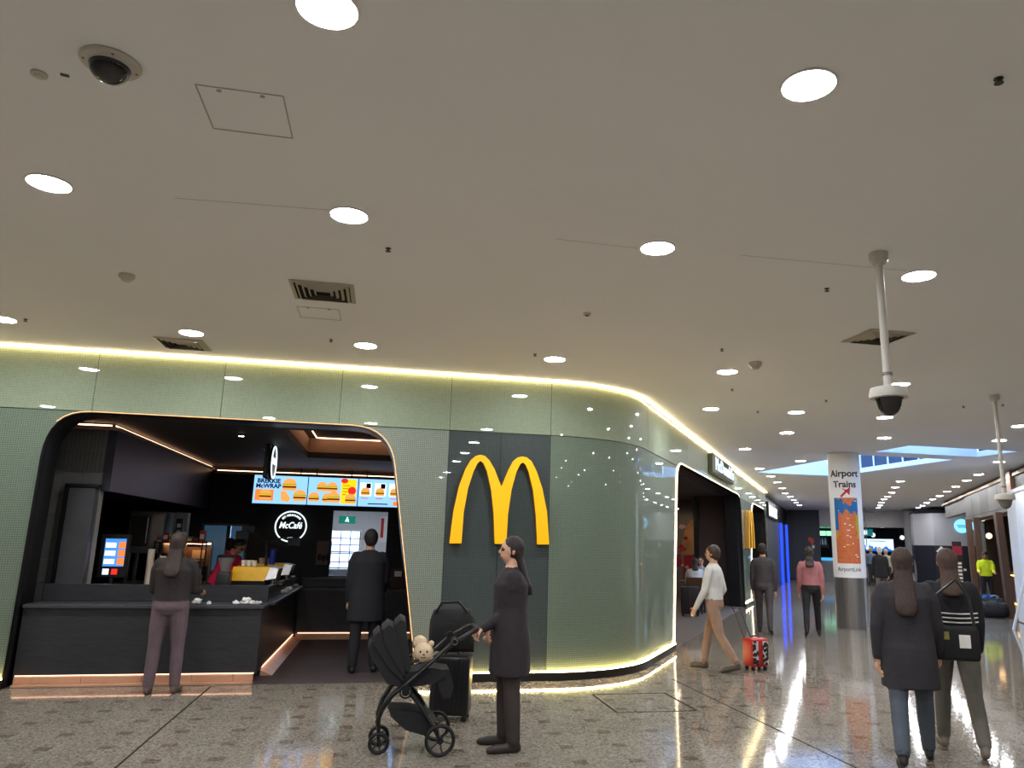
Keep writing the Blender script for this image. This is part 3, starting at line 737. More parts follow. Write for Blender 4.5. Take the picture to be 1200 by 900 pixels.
q = onY(341, 617, YB-.02); round_sign('cafe_sign', 'lit white ring with cafe lettering on the black back wall', (q.x, YB-.005, q.z), 0, .29, True)
q = onY(318, 542, 11.9)
t = round_sign('blade_sign', 'lit oval blade sign hanging edge on under the dark cafe ceiling', (q.x, q.y, 2.70), pi/2, .235, False)
B().box(-.25, .25, .0, .07, -.25, .25, bev=.01).build('back_plate', M_blk, t, smooth=False)
B().cyl((0,.03,.24), (0,.03,.252), .03, n=10).build('ceiling_boss', M_blk, t)
B().tube([(-.3, .09, .18),(0,.09,.15),(.34,.02,.05)], .006, 6).build('stay', M_steel, t)
q = hz(283, 509, CZ)
t = thing('track_spot', 'tiny lit spotlight in the dark cafe ceiling', 'ceiling light', q)
B().lathe([(.05,0),(.05,-.02),(.04,-.024)], 16).build('ring', M_blk, t); B().cyl((0,0,-.022),(0,0,-.027),.035,n=16).build('lens', glow('spot_lens',(255,250,240),12), t)

# poster, cartons
q = onY(379.5, 648, YB)
t = thing('poster', 'small beige poster of dark figures on the back wall', 'poster', (q.x, YB-.002, q.z))
B().box(-.14,.14,-.012,0,-.23,.23).build('sheet', mat('poster_beige', (140,116,104), .6), t, smooth=False)
for k in range(3): B().ell((-.08+.08*k, -.013, -.08-.02*(k%2)), (.04,.003,.07), u=10, v=6).build('figure', mat('poster_dark', (58,44,42), .6), t)
q = onY(467, 662, 13.55)
t = thing('napkin_box', 'dark carton with a white label at the end of the back counter', 'box', (q.x, 13.5, .79))
B().box(-.11,.11,-.08,.05,0,.32,bev=.01).build('carton', mat('maroon_carton', (66,26,24), .6), t, smooth=False); B().box(-.06,.06,-.084,-.08,.2,.29).build('label', M_wht, t, smooth=False)
q = onY(450, 675, 13.4)
t = thing('fry_carton', 'small red and yellow carton on the back counter', 'box', (q.x, 13.36, .79))
B().prism([(-.05,0),(.05,0),(.07,.12),(-.07,.12)], -.03, .03, M=UPR).build('carton', mat('carton_red',(150,20,26),.6), t, smooth=False)
B().prism([(-.03,.03),(.03,.03),(0,.09)], .03, .032, M=UPR).build('mark', mat('carton_yellow',(230,170,40),.6), t, smooth=False)

# coffee machines and grinder on the side counter
def coffee_machine(x, y, label, s=1.0):
    t = thing('coffee_machine', label, 'coffee machine', (x, y, .80), 0); t.scale = (s,s,s)
    M_y = mat('machine_yellow_faint_glow', (232,176,12), .3, coat=.5, emit=(232,170,10), es=.06)  # faint emission added to brighten the yellow panels, which hold no lamp
    B().box(-.22,.22,-.26,.26,.05,.30,bev=.015).build('body', M_blk, t, smooth=False)
    B().raw([(-.25,-.28,.24),(.19,-.28,.24),(.25,-.24,.42),(-.22,-.24,.42),(-.25,.28,.24),(.19,.28,.24),(.25,.24,.42),(-.22,.24,.42)], [(0,1,2,3),(5,4,7,6),(1,5,6,2),(4,0,3,7),(3,2,6,7),(4,5,1,0)]).build('side_panel', M_y, t, smooth=False)
    B().raw([(.2,-.29,.25),(.33,-.27,.27),(.36,-.24,.4),(.25,-.25,.42),(.2,.29,.25),(.33,.27,.27),(.36,.24,.4),(.25,.25,.42)], [(0,1,2,3),(5,4,7,6),(1,5,6,2),(4,0,3,7),(3,2,6,7),(4,5,1,0)]).build('front_panel', M_steel, t, smooth=False)
    B().box(-.2,.34,-.25,.25,.02,.06,bev=.006).build('drip_tray', M_steel, t, smooth=False)
    for k in (-.14, .14):
        g = B().cyl((.28,k,.25),(.28,k,.19),.035,n=12).build('group_head', M_steel, t); B().tube([(.28,k,.2),(.36,k,.19),(.42,k,.18)], [.014,.016,.013], 8).build('handle', M_blk, g)
    for k in (-.2,.2): B().cyl((-.18,k,0),(-.18,k,.05),.02,n=8).build('foot', M_blk, t); B().cyl((.18,k,0),(.18,k,.05),.02,n=8).build('foot', M_blk, t)
    for k in range(5): B().lathe([(.022,.425),(.034,.5),(.032,.5),(.02,.43)], 10, M=T(-.12+.07*(k%3), -.1+.12*(k//3), 0)).build('cup', M_wht, t)
coffee_machine(-1.68, 11.0, 'yellow sided coffee machine nearer the hall on the side counter', .98)
coffee_machine(-1.66, 12.35, 'yellow sided coffee machine farther back on the side counter', .98)
t = thing('coffee_grinder', 'coffee grinder with a clear tapered bean hopper beside the yellow machine', 'grinder', (-1.93, 10.42, .80))
B().box(-.08,.08,-.1,.1,0,.36,bev=.02,seg=2).build('body', M_blk, t); B().box(-.1,.1,-.12,.12,0,.03,bev=.008).build('base', M_blk, t)
B().lathe([(.045,.36),(.05,.38),(.105,.54),(.1,.54),(.045,.385)], 20).build('hopper', mat('hopper_clear', (150,146,142), .1, alpha=.55, noise=0), t)
B().lathe([(.11,.54),(.11,.56),(.02,.57)], 20).build('lid', M_blk, t); B().tube([(.06,-.1,.2),(.06,-.17,.18)], .014, 8).build('spout', M_blk, t)
q = onY(318, 651, 11.6)
t = thing('paper_cup', 'tall blue cup standing behind the coffee grinder', 'cup', (q.x, 11.72, 1.213)); B().lathe([(.04,0),(.055,.2),(.05,.2),(.036,.005)], 16).build('cup_wall', mat('cup_blue',(34,52,150),.5), t); B().lathe([(.057,.2),(.057,.215),(.04,.22)], 16).build('lid', M_blk, t)
# an easel of black arms holding a tablet over the counter
t = thing('monitor_arm', 'black jointed arms holding order tablets above the coffee machines', 'monitor arm', (-1.62, 11.66, .80))
B().cyl((0,0,0),(0,0,.75),.022,n=10).build('post', M_blk, t); B().cyl((0,0,0),(0,0,.02),.09,n=16).build('base', M_blk, t)
for k, (a, c, d) in enumerate([((0,0,.7),(-.2,-.05,.86),(-.34,-.1,.82)), ((0,0,.66),(-.16,.05,.72),(-.3,.1,.9)), ((0,0,.72),(.2,0,.8),(.36,0,.74))]):
    B().tube([a,c,d], .013, 8).build('arm', M_blk, t); B().box(d[0]-.09,d[0]+.09,d[1]-.01,d[1]+.01,d[2]-.06,d[2]+.06,bev=.006).build('tablet', M_blk, t, smooth=False)
# small white crumpled napkins and cups on the ledges
M_nap = mat('paper_napkin', (214,212,206), .8)
def napkin(x, y, z, s, label, rot=0):
    b = B(); rr = random.Random(int(x*1000)); b.ell((0,0,s*.55), (s,s*.7,s*.55), u=10, v=6)
    for v in b.bm.verts:
        k = 1+rr.uniform(-.28,.35); v.co = Vector((v.co.x*k, v.co.y*k, max(0,v.co.z*(1+rr.uniform(-.3,.5)))))
    tag(b.build('crumpled_napkin', M_nap, None, (x,y,z), rot, smooth=False), label, 'napkin', 'crumpled napkins on the cafe counter')
for px, s in ((223,.05),(238,.025),(271,.035),(283,.055),(291,.04),(298,.035)):
    q = hz(px, 711, .84); napkin(q.x, min(9.74, max(9.42, q.y)), .84, s, 'crumpled white napkin left on the ledge of the slate counter')
for px, py, s in ((332,694,.045),(325,700,.04),(345,688,.04)):
    napkin(-1.30+.0, 9.8+(px-303)*.07, .84, s, 'crumpled white napkin left on the ledge beside the entrance mat')

# ---- equipment under the bulkhead
t = thing('order_screen', 'black till screen showing blue and orange order tiles beside the door panel', 'screen', (-3.30, 10.6, .86))
B().box(-.17,.17,0,.05,.2,.74,bev=.01).build('housing', M_blk, t, smooth=False); B().cyl((0,.03,.03),(0,.03,.22),.025,n=10).build('stand', M_blk, t); B().box(-.1,.1,-.06,.12,0,.03,bev=.006).build('base', M_blk, t, smooth=False)
B().box(-.11,.13,-.003,0,.34,.68).build('display', fl_('till_blue',(70,140,220),.8), t, smooth=False)
for k in range(3): B().box(.05,.13,-.006,-.004,.36+.1*k,.44+.1*k).build('tile', SO, t, smooth=False); B().box(-.1,.02,-.006,-.004,.37+.1*k,.43+.1*k).build('tile', SW, t, smooth=False)
for k, m in enumerate((SW, SR)): B().box(-.1+.1*k,-.03+.1*k,-.006,-.003,.24,.31).build('tile', m, t, smooth=False)
t = thing('back_bench', 'steel work bench under the dark bulkhead behind the till', 'bench', (-3.2, 12.2, 0))
B().box(-.9,.55,-1.85,1.7,.80,.86,bev=.006).build('worktop', M_steel, t, smooth=False); B().box(-.86,.5,-1.82,1.66,.1,.8).build('cabinet', M_blk, t, smooth=False)
for a in (-.8,.45):
    for c in (-1.75,1.6): B().cyl((a,c,0),(a,c,.1),.025,n=8).build('leg', M_steel, t)
t = thing('steel_oven', 'lit stainless oven with a hinged door under the bulkhead', 'oven', (-3.62, 13.3, .86))
B().box(-.28,.25,-.25,.25,.45,1.1,bev=.01).build('body', M_steel, t, smooth=False); B().box(-.24,.02,-.27,-.25,.56,1.02,bev=.008).build('door', mat('oven_door',(60,56,54),.25), t, smooth=False)
B().tube([(.0,-.3,.6),(.0,-.3,1.0)], .01, 8).build('handle', M_steel, t)
B().box(.05,.22,-.262,-.25,.55,1.05).build('control_panel', mat('panel_pale',(190,176,160),.3), t, smooth=False)
for a in (-.24,.2):
    for c in (-.2,.2): B().box(a-.02,a+.02,c-.02,c+.02,0,.45).build('leg', M_steel, t, smooth=False)
q = onY(186, 615, 13.2)
t = thing('oven_controller', 'narrow steel control cabinet beside the lit oven', 'cabinet', (-3.2, 13.3, .86))
B().box(-.1,.1,-.1,.1,0,1.1,bev=.008).build('cabinet', M_steel, t, smooth=False); B().box(-.06,.04,-.105,-.1,.6,1.0).build('control_strip', mat('strip_navy',(30,44,74),.3), t, smooth=False)
for k in range(3): B().box(-.04,.02,-.108,-.105,.66+.1*k,.72+.1*k).build('button', M_wht, t, smooth=False)
def cup_stack(x, y, n, label, m):
    t = thing('cup_stack', label, 'cups', (x, y, .86))
    for k in range(n): B().lathe([(.035,.0),(.045,.09),(.042,.09),(.033,.005)], 14, M=T(0,0,.022*k)).build('paper_cup', m, t)
M_cup = mat('cup_cream', (214,196,176), .6)
cup_stack(-3.0, 11.1, 22, 'tall stack of cream paper cups beside the till', M_cup); cup_stack(-2.86, 11.15, 18, 'shorter stack of cream paper cups near the till', M_cup)
rr = random.Random(3)
CL = [(150,150,150),(170,40,40),(210,190,160),(90,70,60),(200,200,200),(180,120,60),(60,60,70),(190,60,50)]
t = thing('wire_shelf', 'black shelf of sauce cartons under the bulkhead', 'shelf', (-3.0, 12.5, .86))
for z in (.35, .62): B().box(-.32,.36,-.15,.15,z,z+.015).build('board', M_blk, t, smooth=False)
for a in (-.31,.35):
    for c in (-.14,.14): B().cyl((a,c,0),(a,c,.66),.01,n=6).build('post', M_blk, t)
adj = ['grey','red','cream','brown','white','amber','slate','scarlet']
for k in range(8):
    x = -3.27+.085*k; h = rr.uniform(.08,.2)
    tt = thing('sauce_carton', adj[k]+' sauce carton on the shelf under the bulkhead', 'carton', (x, 12.45, .86+.635), 0, 'cartons on the cafe shelf')
    B().box(-.036,.036,-.05,.05,0,h,bev=.004).build('carton', mat('carton_%d'%k, CL[k], .6), tt, smooth=False); B().box(-.03,.03,-.052,-.05,h*.3,h*.7).build('label', M_wht if k%2 else mat('label_red',(160,40,36),.6), tt, smooth=False)
t = thing('paper_stack', 'loose stack of white tray papers on the bench behind the till', 'papers', (-2.98, 10.75, .86))
for k in range(7): B().box(-.09,.09,-.12,.12,.012*k,.012*k+.01, M=RZ(rr.uniform(-.3,.3))).build('sheet', M_wht, t, smooth=False)
t = thing('card_terminal', 'small card terminal with a lit keypad beside the till', 'terminal', (-3.26, 10.42, .86))
B().box(-.08,.08,-.09,.09,.0,.06,bev=.01).build('body', M_blk, t, smooth=False)
for k in range(6): B().box(-.06+.045*(k%3),-.03+.045*(k%3),-.05+.05*(k//3),-.02+.05*(k//3),.06,.066).build('key', fl_('key',(150,160,220),.35), t, smooth=False)
# warm lit prep wall with notices
A_, C_ = onY(196, 642, 14.0), onY(243, 690, 14.0)
t = thing('prep_screen', 'warm lit brown splash panel with pinned paper notices', 'panel', ((A_.x+C_.x)/2, 14.0, .75)); hw = (C_.x-A_.x)/2
B().box(-hw, hw, 0, .04, 0, .66).build('board', mat('prep_brown', (140,104,80), .5), t, smooth=False)
B().box(hw-.02, hw+.01, -.02, .05, 0, .68).build('edge', M_steel, t, smooth=False)
for x, z, w_, h, c in ((-.28,.48,.1,.14,(230,190,150)),(-.15,.46,.08,.17,(225,170,130)),(.05,.47,.2,.14,(238,206,160))): B().box(x,x+w_,-.004,0,z,z+h).build('notice', mat('notice_%d'%int(x*100), c, .6), t, smooth=False)
B().tube([(-hw,-.12,.72),(hw,-.12,.72)], .012, 8).build('lamp_tube', glow('prep_lamp',(255,190,130),7), t)
B().box(-hw,hw,-.16,.0,.735,.75).build('lamp_shelf', M_blk, t, smooth=False)
t = thing('bread_slicer', 'white slanted bread slicer before the brown splash panel', 'machine', (-2.9, 13.45, .86))
B().raw([(-.1,-.1,0),(.1,-.1,0),(.1,.1,0),(-.1,.1,0),(-.08,-.02,.24),(.06,-.02,.2),(.06,.1,.2),(-.08,.1,.24)], [(3,2,1,0),(4,5,6,7),(0,1,5,4),(1,2,6,5),(2,3,7,6),(3,0,4,7)]).build('body', M_wht, t, smooth=False); B().box(.06,.12,-.05,.09,.02,.26,bev=.006).build('guard', M_blk, t, smooth=False)

# ---- kitchen behind the pass-through
M_kl = glow('kitchen_tube', (235,242,255), 9)
for k, px in enumerate((405, 437)):
    q = onY(px, 603, YB+1.2); t = thing('ceiling_panel_light', 'bright ceiling panel in the kitchen %s' % ('above the green exit sign' if k == 0 else 'near the red notice'), 'ceiling light', (q.x, YB+1.4, 2.55))
    B().box(-.3,.3,-.3,.3,-.03,0).build('frame', M_wht, t, smooth=False); B().box(-.27,.27,-.27,.27,-.034,-.03).build('diffuser', M_kl, t, smooth=False)
q = onY(407, 609, YB+1.0)
t = thing('exit_sign', 'green exit sign with a white running figure in the kitchen', 'sign', (q.x, q.y, q.z))
B().box(-.17,.17,0,.04,-.08,.08,bev=.005).build('box', mat('exit_green',(20,120,100),.4,emit=(20,130,110),es=.5), t, smooth=False)
B().ell((0,-.006,.04),(.016,.003,.016)).build('figure', SW, t); B().prism([(-.02,.02),(.02,.02),(.04,-.05),(.02,-.05),(0,-.02),(-.03,-.05),(-.045,-.04)], .003,.006,M=UPR).build('figure', SW, t, smooth=False);
B().cyl((0,.02,.08),(0,.02,2.55-q.z),.008,n=6).build('stem', M_steel, t)
A_, C_ = onY(392, 622, YB+2.9), onY(414, 668, YB+2.9)
w4 = struct(frame(A_.x-.5, C_.x+.1, .9, A_.z, YB+3.09, .04, .03, 'window_4', M_wht, None)); B().box(A_.x-.5, C_.x+.1, YB+3.085, YB+3.088, .9, A_.z).build('pane', glow('kitchen_window',(190,215,255),1.6), w4, smooth=False)
for k in range(5): B().box(A_.x-.3+.22*k, A_.x-.28+.22*k, YB+3.06, YB+3.08, .9, A_.z).build('glazing_bar', M_steel, w4, smooth=False)
for k in range(3): B().box(A_.x-.5, C_.x+.1, YB+3.06, YB+3.08, 1.05+.2*k, 1.07+.2*k).build('glazing_bar', M_steel, w4, smooth=False)
q = onY(447, 620, YB+2.9); t = thing('kitchen_notice', 'tall red and white notice on the kitchen wall', 'notice', (q.x+.05, YB+3.09, q.z))
B().box(-.09,.09,-.01,0,-.3,.3).build('sheet', M_wht, t, smooth=False); B().box(-.07,.0,-.013,-.01,-.2,.26).build('band', mat('notice_red',(190,40,40),.5), t, smooth=False)
t = thing('kitchen_rack', 'steel rack of trays seen through the pass-through', 'rack', (A_.x+.35, YB+2.2, 0))
for a in (-.45,.45):
    for c in (-.2,.2): B().cyl((a,c,0),(a,c,1.75),.015,n=6).build('post', M_steel, t)
for z in (.5,.95,1.3,1.6): B().box(-.45,.45,-.2,.2,z,z+.02).build('shelf', M_steel, t, smooth=False)
# ================================================================ AIRPORT PILLAR
PR = .325; q = fl(1000, 738); dq = Vector((q.x,q.y,0)).normalized(); pc = q + dq*PR
pa = atan2(-dq.x, dq.y)          # rotation so that local -Y faces the camera
t = thing('station_pillar', 'round steel pillar with a white wrap, station map and red arrow', 'pillar', (pc.x, pc.y, 0), pa)
M_psteel = mat('pillar_brushed_steel', (168,166,164), .28, metal=.85, noise=.2, ns=3, stretch=(6,6,.2))
M_wrap = mat('pillar_white_wrap', (232,232,232), .4, noise=.01)
B().lathe([(PR-.004,0),(PR-.004,1.05)], 48).build('steel_shaft', M_psteel, t)
B().lathe([(PR,1.03),(PR,H-.01)], 48).build('wrap', M_wrap, t)
def bend(me, z, R=PR, mid=0.0):           # upright mesh facing -Y wrapped onto the pillar
    for v in me.vertices:
        a = v.co.x/R + mid; rr = R - v.co.y
        v.co = (rr*sin(a), -rr*cos(a), v.co.z+z)
    return me
def ptext(name, body, size, z, m, sx=1, bold=.002, x=0):
    me = text_mesh(body, size, .001, bold, sx=sx); me.transform(T(x,0,0)); me.transform(UPR); me.transform(T(0,-.004,0)); bend(me, z); me.materials.clear(); me.materials.append(m); return ob(name, me, t)
M_ink = mat('print_black', (34,34,38), .5)
ptext('lettering', 'Airport', .20, 3.19, M_ink, 1.0, .005); ptext('lettering', 'Trains', .19, 2.96, M_ink, 1.0, .005)
b = B(); k = .1
arrow = [(-.105,-.075),(.0,.03),(-.06,.085),(.105,.105),(.085,-.06),(.03,.0),(-.075,-.105)]
b.prism(arrow, .003, .005, M=UPR); me = b.mesh('arrow', mat('arrow_red',(196,24,40),.5), False); bend(me, 2.79); ob('arrow', me, t)
# station map: printed sheet
m = mat('station_map', (222,116,60), .45, noise=0); nt = m.node_tree; p = nt.nodes['Principled BSDF']
g = nt.nodes.new('ShaderNodeTexCoord'); mp = nt.nodes.new('ShaderNodeSeparateXYZ'); nt.links.new(g.outputs['UV'], mp.inputs[0])
nz = nt.nodes.new('ShaderNodeTexNoise'); nz.inputs['Scale'].default_value = 5; nz.inputs['Detail'].default_value = 6; nt.links.new(g.outputs['UV'], nz.inputs['Vector'])
def mth(op, a, c, d=None):
    n = nt.nodes.new('ShaderNodeMath'); n.operation = op
    for i, v in enumerate((a, c, d)):
        if v is None: continue
        if isinstance(v, (int, float)): n.inputs[i].default_value = v
        else: nt.links.new(v, n.inputs[i])
    return n.outputs[0]
U_, V_ = mp.outputs[0], mp.outputs[1]; N_ = mth('MULTIPLY', mth('SUBTRACT', nz.outputs['Fac'], .5), .5)
d1 = mth('SUBTRACT', V_, .74); d2 = mth('MULTIPLY', mth('ABSOLUTE', mth('SUBTRACT', U_, .5), 0), .25)
band = mth('LESS_THAN', mth('ABSOLUTE', mth('ADD', mth('SUBTRACT', V_, .86), N_), 0), .085)
side = mth('MULTIPLY', mth('LESS_THAN', mth('ADD', U_, mth('MULTIPLY', N_, .8)), .14), mth('GREATER_THAN', V_, .5))
water = mth('MINIMUM', mth('ADD', band, side), 1)
green = mth('MULTIPLY', mth('GREATER_THAN', mth('ADD', mth('ABSOLUTE', mth('SUBTRACT', U_, .5), 0), N_), .36), mth('GREATER_THAN', V_, .38))
def mixc(f, c1, c2):
    n = nt.nodes.new('ShaderNodeMix'); n.data_type = 'RGBA'; nt.links.new(f, n.inputs[0])
    for i, c in ((6, c1), (7, c2)):
        if isinstance(c, tuple): n.inputs[i].default_value = lin(c)
        else: nt.links.new(c, n.inputs[i])
    return n.outputs[2]
v2 = nt.nodes.new('ShaderNodeTexVoronoi'); v2.feature = 'DISTANCE_TO_EDGE'; v2.inputs['Scale'].default_value = 9; nt.links.new(g.outputs['UV'], v2.inputs['Vector'])
road = mth('LESS_THAN', v2.outputs['Distance'], .02)
c_ = mixc(road, (204,112,66), (172,84,46)); c_ = mixc(green, c_, (178,160,40)); c_ = mixc(water, c_, (24,104,168)); nt.links.new(c_, p.inputs['Base Color'])
W_, N0 = .5, 24
b = B(); L = b.bm.loops.layers.uv.new('UVMap'); zb, zt = 1.32, 2.68
for i in range(N0):
    u0, u1 = i/N0, (i+1)/N0; a0, a1 = (u0-.5)*W_/PR, (u1-.5)*W_/PR; R = PR+.003
    vv = [b.bm.verts.new((R*sin(a), -R*cos(a), z)) for a, z in ((a0,zb),(a1,zb),(a1,zt),(a0,zt))]; f = b.bm.faces.new(vv)
    for l, uvv in zip(f.loops, ((u0,0),(u1,0),(u1,1),(u0,1))): l[L].uv = uvv
bmesh.ops.remove_doubles(b.bm, verts=b.bm.verts[:], dist=1e-5)
b.build('map', m, t)
rr = random.Random(5)
for k, (u, v, w_) in enumerate([(.55,.68,.09),(.42,.6,.08),(.62,.58,.1),(.55,.5,.12),(.72,.55,.07),(.5,.42,.1),(.62,.4,.08),(.5,.28,.14),(.8,.13,.1),(.85,.1,.09),(.35,.25,.07),(.7,.3,.05),(.9,.95,.1),(.5,.05,.6),(.2,.8,.05)]):
    b = B(); b.box((u-.5-w_/2)*W_, (u-.5+w_/2)*W_, -.006, -.0045, zb+v*(zt-zb)-.009, zb+v*(zt-zb)+.009); me = b.mesh('map_tag', M_wrap if k != 7 else mat('tag_yellow',(240,200,60),.5), False); bend(me, 0); ob('map_tag', me, t)
ptext('lettering', 'AirportLink', .115, 1.2, mat('print_grey',(88,88,92),.5), .9, .0005)

# ================================================================ RIGHT HAND SHOPS
RROT = pi/2-A33                   # local x along the corridor; faces the corridor when turned by pi
def cth(name, label, cat, t_, w_, z=0, flip=False, group=None): return thing(name, label, cat, cor(t_, w_, z), CROT, group)  # local x = off wall, y = along corridor
M_wood = mat('walnut_frame', (84,60,44), .45, stretch=(8,8,.8), noise=.15)
M_bronze = mat('bronze_edge', (132,96,58), .35, metal=.6)
M_panel = mat('grey_metal_panel', (92,88,82), .45, metal=.2, noise=.12, ns=2)
M_shopin = mat('shop_interior_dark', (46,38,34), .6)
ws = struct(cbuild(cbox(10.3, 20.4, 6.75, 6.9, 2.62, H-.02), 'wall_shop_right', M_panel))
for i in range(7): cbuild(cbox(10.15+1.47*i, 10.15+1.47*i+1.45, 6.66, 6.75, 2.78, 3.46), 'fascia_panel', M_panel, ws)
cbuild(cbox(20.4, 26.5, 6.75, 6.9, 2.99, H-.02), 'fascia_end', M_panel, ws); cbuild(cbox(10.3, 26.5, 6.62, 6.76, 3.48, 3.56), 'bronze_cornice', M_bronze, ws); cbuild(cbox(10.3, 20.4, 6.62, 6.76, 2.66, 2.76), 'bronze_rail', M_panel, ws)
cbuild(cbox(12.3, 12.75, 6.58, 6.75, 3.0, H-.05), 'copper_pier', mat('copper_panel',(176,128,84),.35,metal=.5), ws)
struct(cbuild(cbox(10.3, 20.4, 9.6, 9.75, 0, H), 'wall_shop_back', M_shopin)); struct(cbuild(cbox(20.3, 20.4, 6.9, 12, 0, H), 'wall_shop_end', M_shopin))
struct(cbuild(cbox(10.3, 20.3, 6.9, 9.6, 2.9, 3.0), 'ceiling_shop', M_shopin))
struct(cbuild(cbox(10.2, 10.3, 6.75, 9.6, 0, H), 'wall_shop_side', M_shopin))
def post(t_, lean, label, wd_=.16):
    r = cth('timber_post', label, 'post', t_, 6.49, 0, group=None)
    b = B(); b.raw([(x+0, y+(lean if z else 0), z*2.66) for z in (0,1) for x, y in ((-.07,-wd_/2),(.09,-wd_/2),(.09,wd_/2),(-.07,wd_/2))], [(3,2,1,0),(4,5,6,7),(0,1,5,4),(1,2,6,5),(2,3,7,6),(3,0,4,7)]); b.build('upright', M_wood, r, smooth=False)
    B().box(-.09,.11,-wd_/2-.01,wd_/2+.01,0,.1).build('shoe', M_bronze, r, smooth=False); return r
post(13.4, .45, 'broad leaning walnut post behind the black duffel bag', .36); post(17.1, .25, 'slim walnut post beside the hi-vis worker'); post(18.65, .2, 'walnut post next to the leaning banner', .26)
for k, (ta, tb) in enumerate([(17.4, 18.45)]):
    r = struct(cbuild(cbox(ta, tb, 6.70, 6.715, .12, 2.6), 'window_%d' % (5+k), mat('shop_glass', (200,210,215), .03, alpha=.12, noise=0)))
    cbuild(cbox(ta, tb, 6.68, 6.74, 0, .12), 'sill', M_bronze, r)
t = cth('shop_counter', 'wood fronted shop counter with a glowing amber base strip', 'counter', 18.2, 7.9)
B().box(-.3,.3,-1.6,1.6,.08,1.0,bev=.01).build('body', M_wood, t, smooth=False); B().box(-.34,.34,-1.64,1.64,1.0,1.04,bev=.006).build('worktop', M_bronze, t, smooth=False); B().box(-.315,-.3,-1.6,1.6,.03,.06).build('base_light', glow('amber_strip',(255,190,80),6), t, smooth=False); B().box(-.28,.28,-1.55,1.55,0,.08).build('plinth', M_black, t, smooth=False); B().box(-.315,-.3,-1.6,1.6,.9,.93).build('top_light', glow('amber_strip',(255,190,80),6), t, smooth=False)
q = onw(1153, 603, 6.98); t = thing('shop_light_sign', 'lit cream menu panels hanging inside the wood framed shop', 'sign', q, RROT)
for k, (x, z) in enumerate([(-.5,.1),(.05,.25),(.05,-.2)]): B().box(x,x+.42,-.02,.02,z,z+.36).build('panel', glow('shop_menu',(250,236,200),1.0), t, smooth=False)
for x in (-.3,.25): B().cyl((x,0,.4),(x,0,2.9-q.z),.01,n=6).build('rod', M_blk, t)
q = onw(1159, 628, 7.05); t = thing('pendant_globe', 'small glowing globe pendant inside the wood framed shop', 'pendant light', q); B().ell((0,0,0),(.09,.09,.09)).build('globe', glow('globe_warm',(255,200,140),3), t); B().cyl((0,0,.08),(0,0,2.92-q.z),.008,n=6).build('cord', M_blk, t)
# leaning pull-up banner
A_ = cor(19.7, 6.2); t = thing('pull_up_banner', 'narrow dark pull-up banner with pink print beside the wood framed shop', 'banner', (A_.x, A_.y, 0), CROT+pi)
M_ban = mat('banner_black', (30,26,30), .5)
B().box(-.16,.16,-.12,.12,0,.06,bev=.01).build('base', M_grey, t, smooth=False)
B().box(-.14,.14,-.006,.006,.06,1.95).build('sheet', M_ban, t, smooth=False); B().box(-.14,.14,.007,.009,.08,.4).build('print', mat('banner_pink',(214,110,150),.5), t, smooth=False)
for k in range(6): B().box(-.1,.1,.007,.009,.6+.12*k,.67+.12*k).build('print', M_wht, t, smooth=False)
B().box(-.14,.14,.007,.009,1.5,1.8).build('print', mat('banner_red',(150,30,60),.5), t, smooth=False); B().cyl((0,-.03,.05),(0,-.03,1.95),.01,n=6).build('pole', M_grey, t)
# white hoarding at the near end
t = cth('hoarding', 'white painted hoarding closing off the near end of the shop', 'hoarding', 10.6, 6.42)
for k in range(3): B().box(0,.08,-1.5+1.02*k,-.5+1.02*k,.02,3.0,bev=.006).build('panel', M_white, t, smooth=False)
B().box(-.02,.1,-1.52,1.56,3.0,3.08).build('capping', M_white, t, smooth=False)
for k in range(3): B().box(.08,.14,-1.4+1.3*k,-1.3+1.3*k,0,2.9).build('strut', M_wood, t, smooth=False)
B().tube([(-.5,-.62,0),(.0,-1.0,2.0)], .03, 8).build('brace', M_white, t)

# ---- white kiosk with black base
TK = 30.0
def kw(px, py=640, t_=TK): q = ont(px, py, t_); return CN.dot(q-CP)
kx0, kx1 = kw(1095), kw(1143)
t = cth('lift_kiosk', 'tall kiosk with a white upper half, black base and up arrow', 'kiosk', TK, (kx0+kx1)/2); hw = (kx1-kx0)/2
kz = 3.36; ks = 1.88
plan = [(-hw,0),(hw,0),(hw,3.2),(-hw,3.2),(-hw-.75,2.4),(-hw-.75,.9)]
for nm, z0, z1, m, g in (('base',0.0,ks,mat('kiosk_black',(36,36,40),.35),0),('upper',ks,kz,mat('kiosk_white',(164,163,166),.5,noise=.02),0),('cap',kz,kz+.09,M_black,.05)):
    B().prism([(x*(1+g*.3),y-g) for x,y in plan], z0, z1).build(nm, m, t, smooth=False)
b = B(); b.prism([(-.22,0),(0,.24),(.22,0),(.16,-.06),(.045,.06),(.045,-.36),(-.045,-.36),(-.045,.06),(-.16,-.06)], .0, .01, M=UPR)
wq = kw(1103.5, 648)-(kx0+kx1)/2; b.build('up_arrow', M_white, t, smooth=False).location = (wq, -.005, 1.62)
for k, (a, c, z) in enumerate([(.25,.75,1.05),(.25,.95,.78)]): B().box(wq+a,wq+c,-.012,0,z,z+.09).build('print_line', M_wht, t, smooth=False)
for k in range(5): B().box(-hw-.6+.13*k,-hw-.55+.13*k,.9-.15*k*1.0-.16,.9-.15*k-.14,1.3,1.7).build('print_line', M_grey, t, smooth=False)
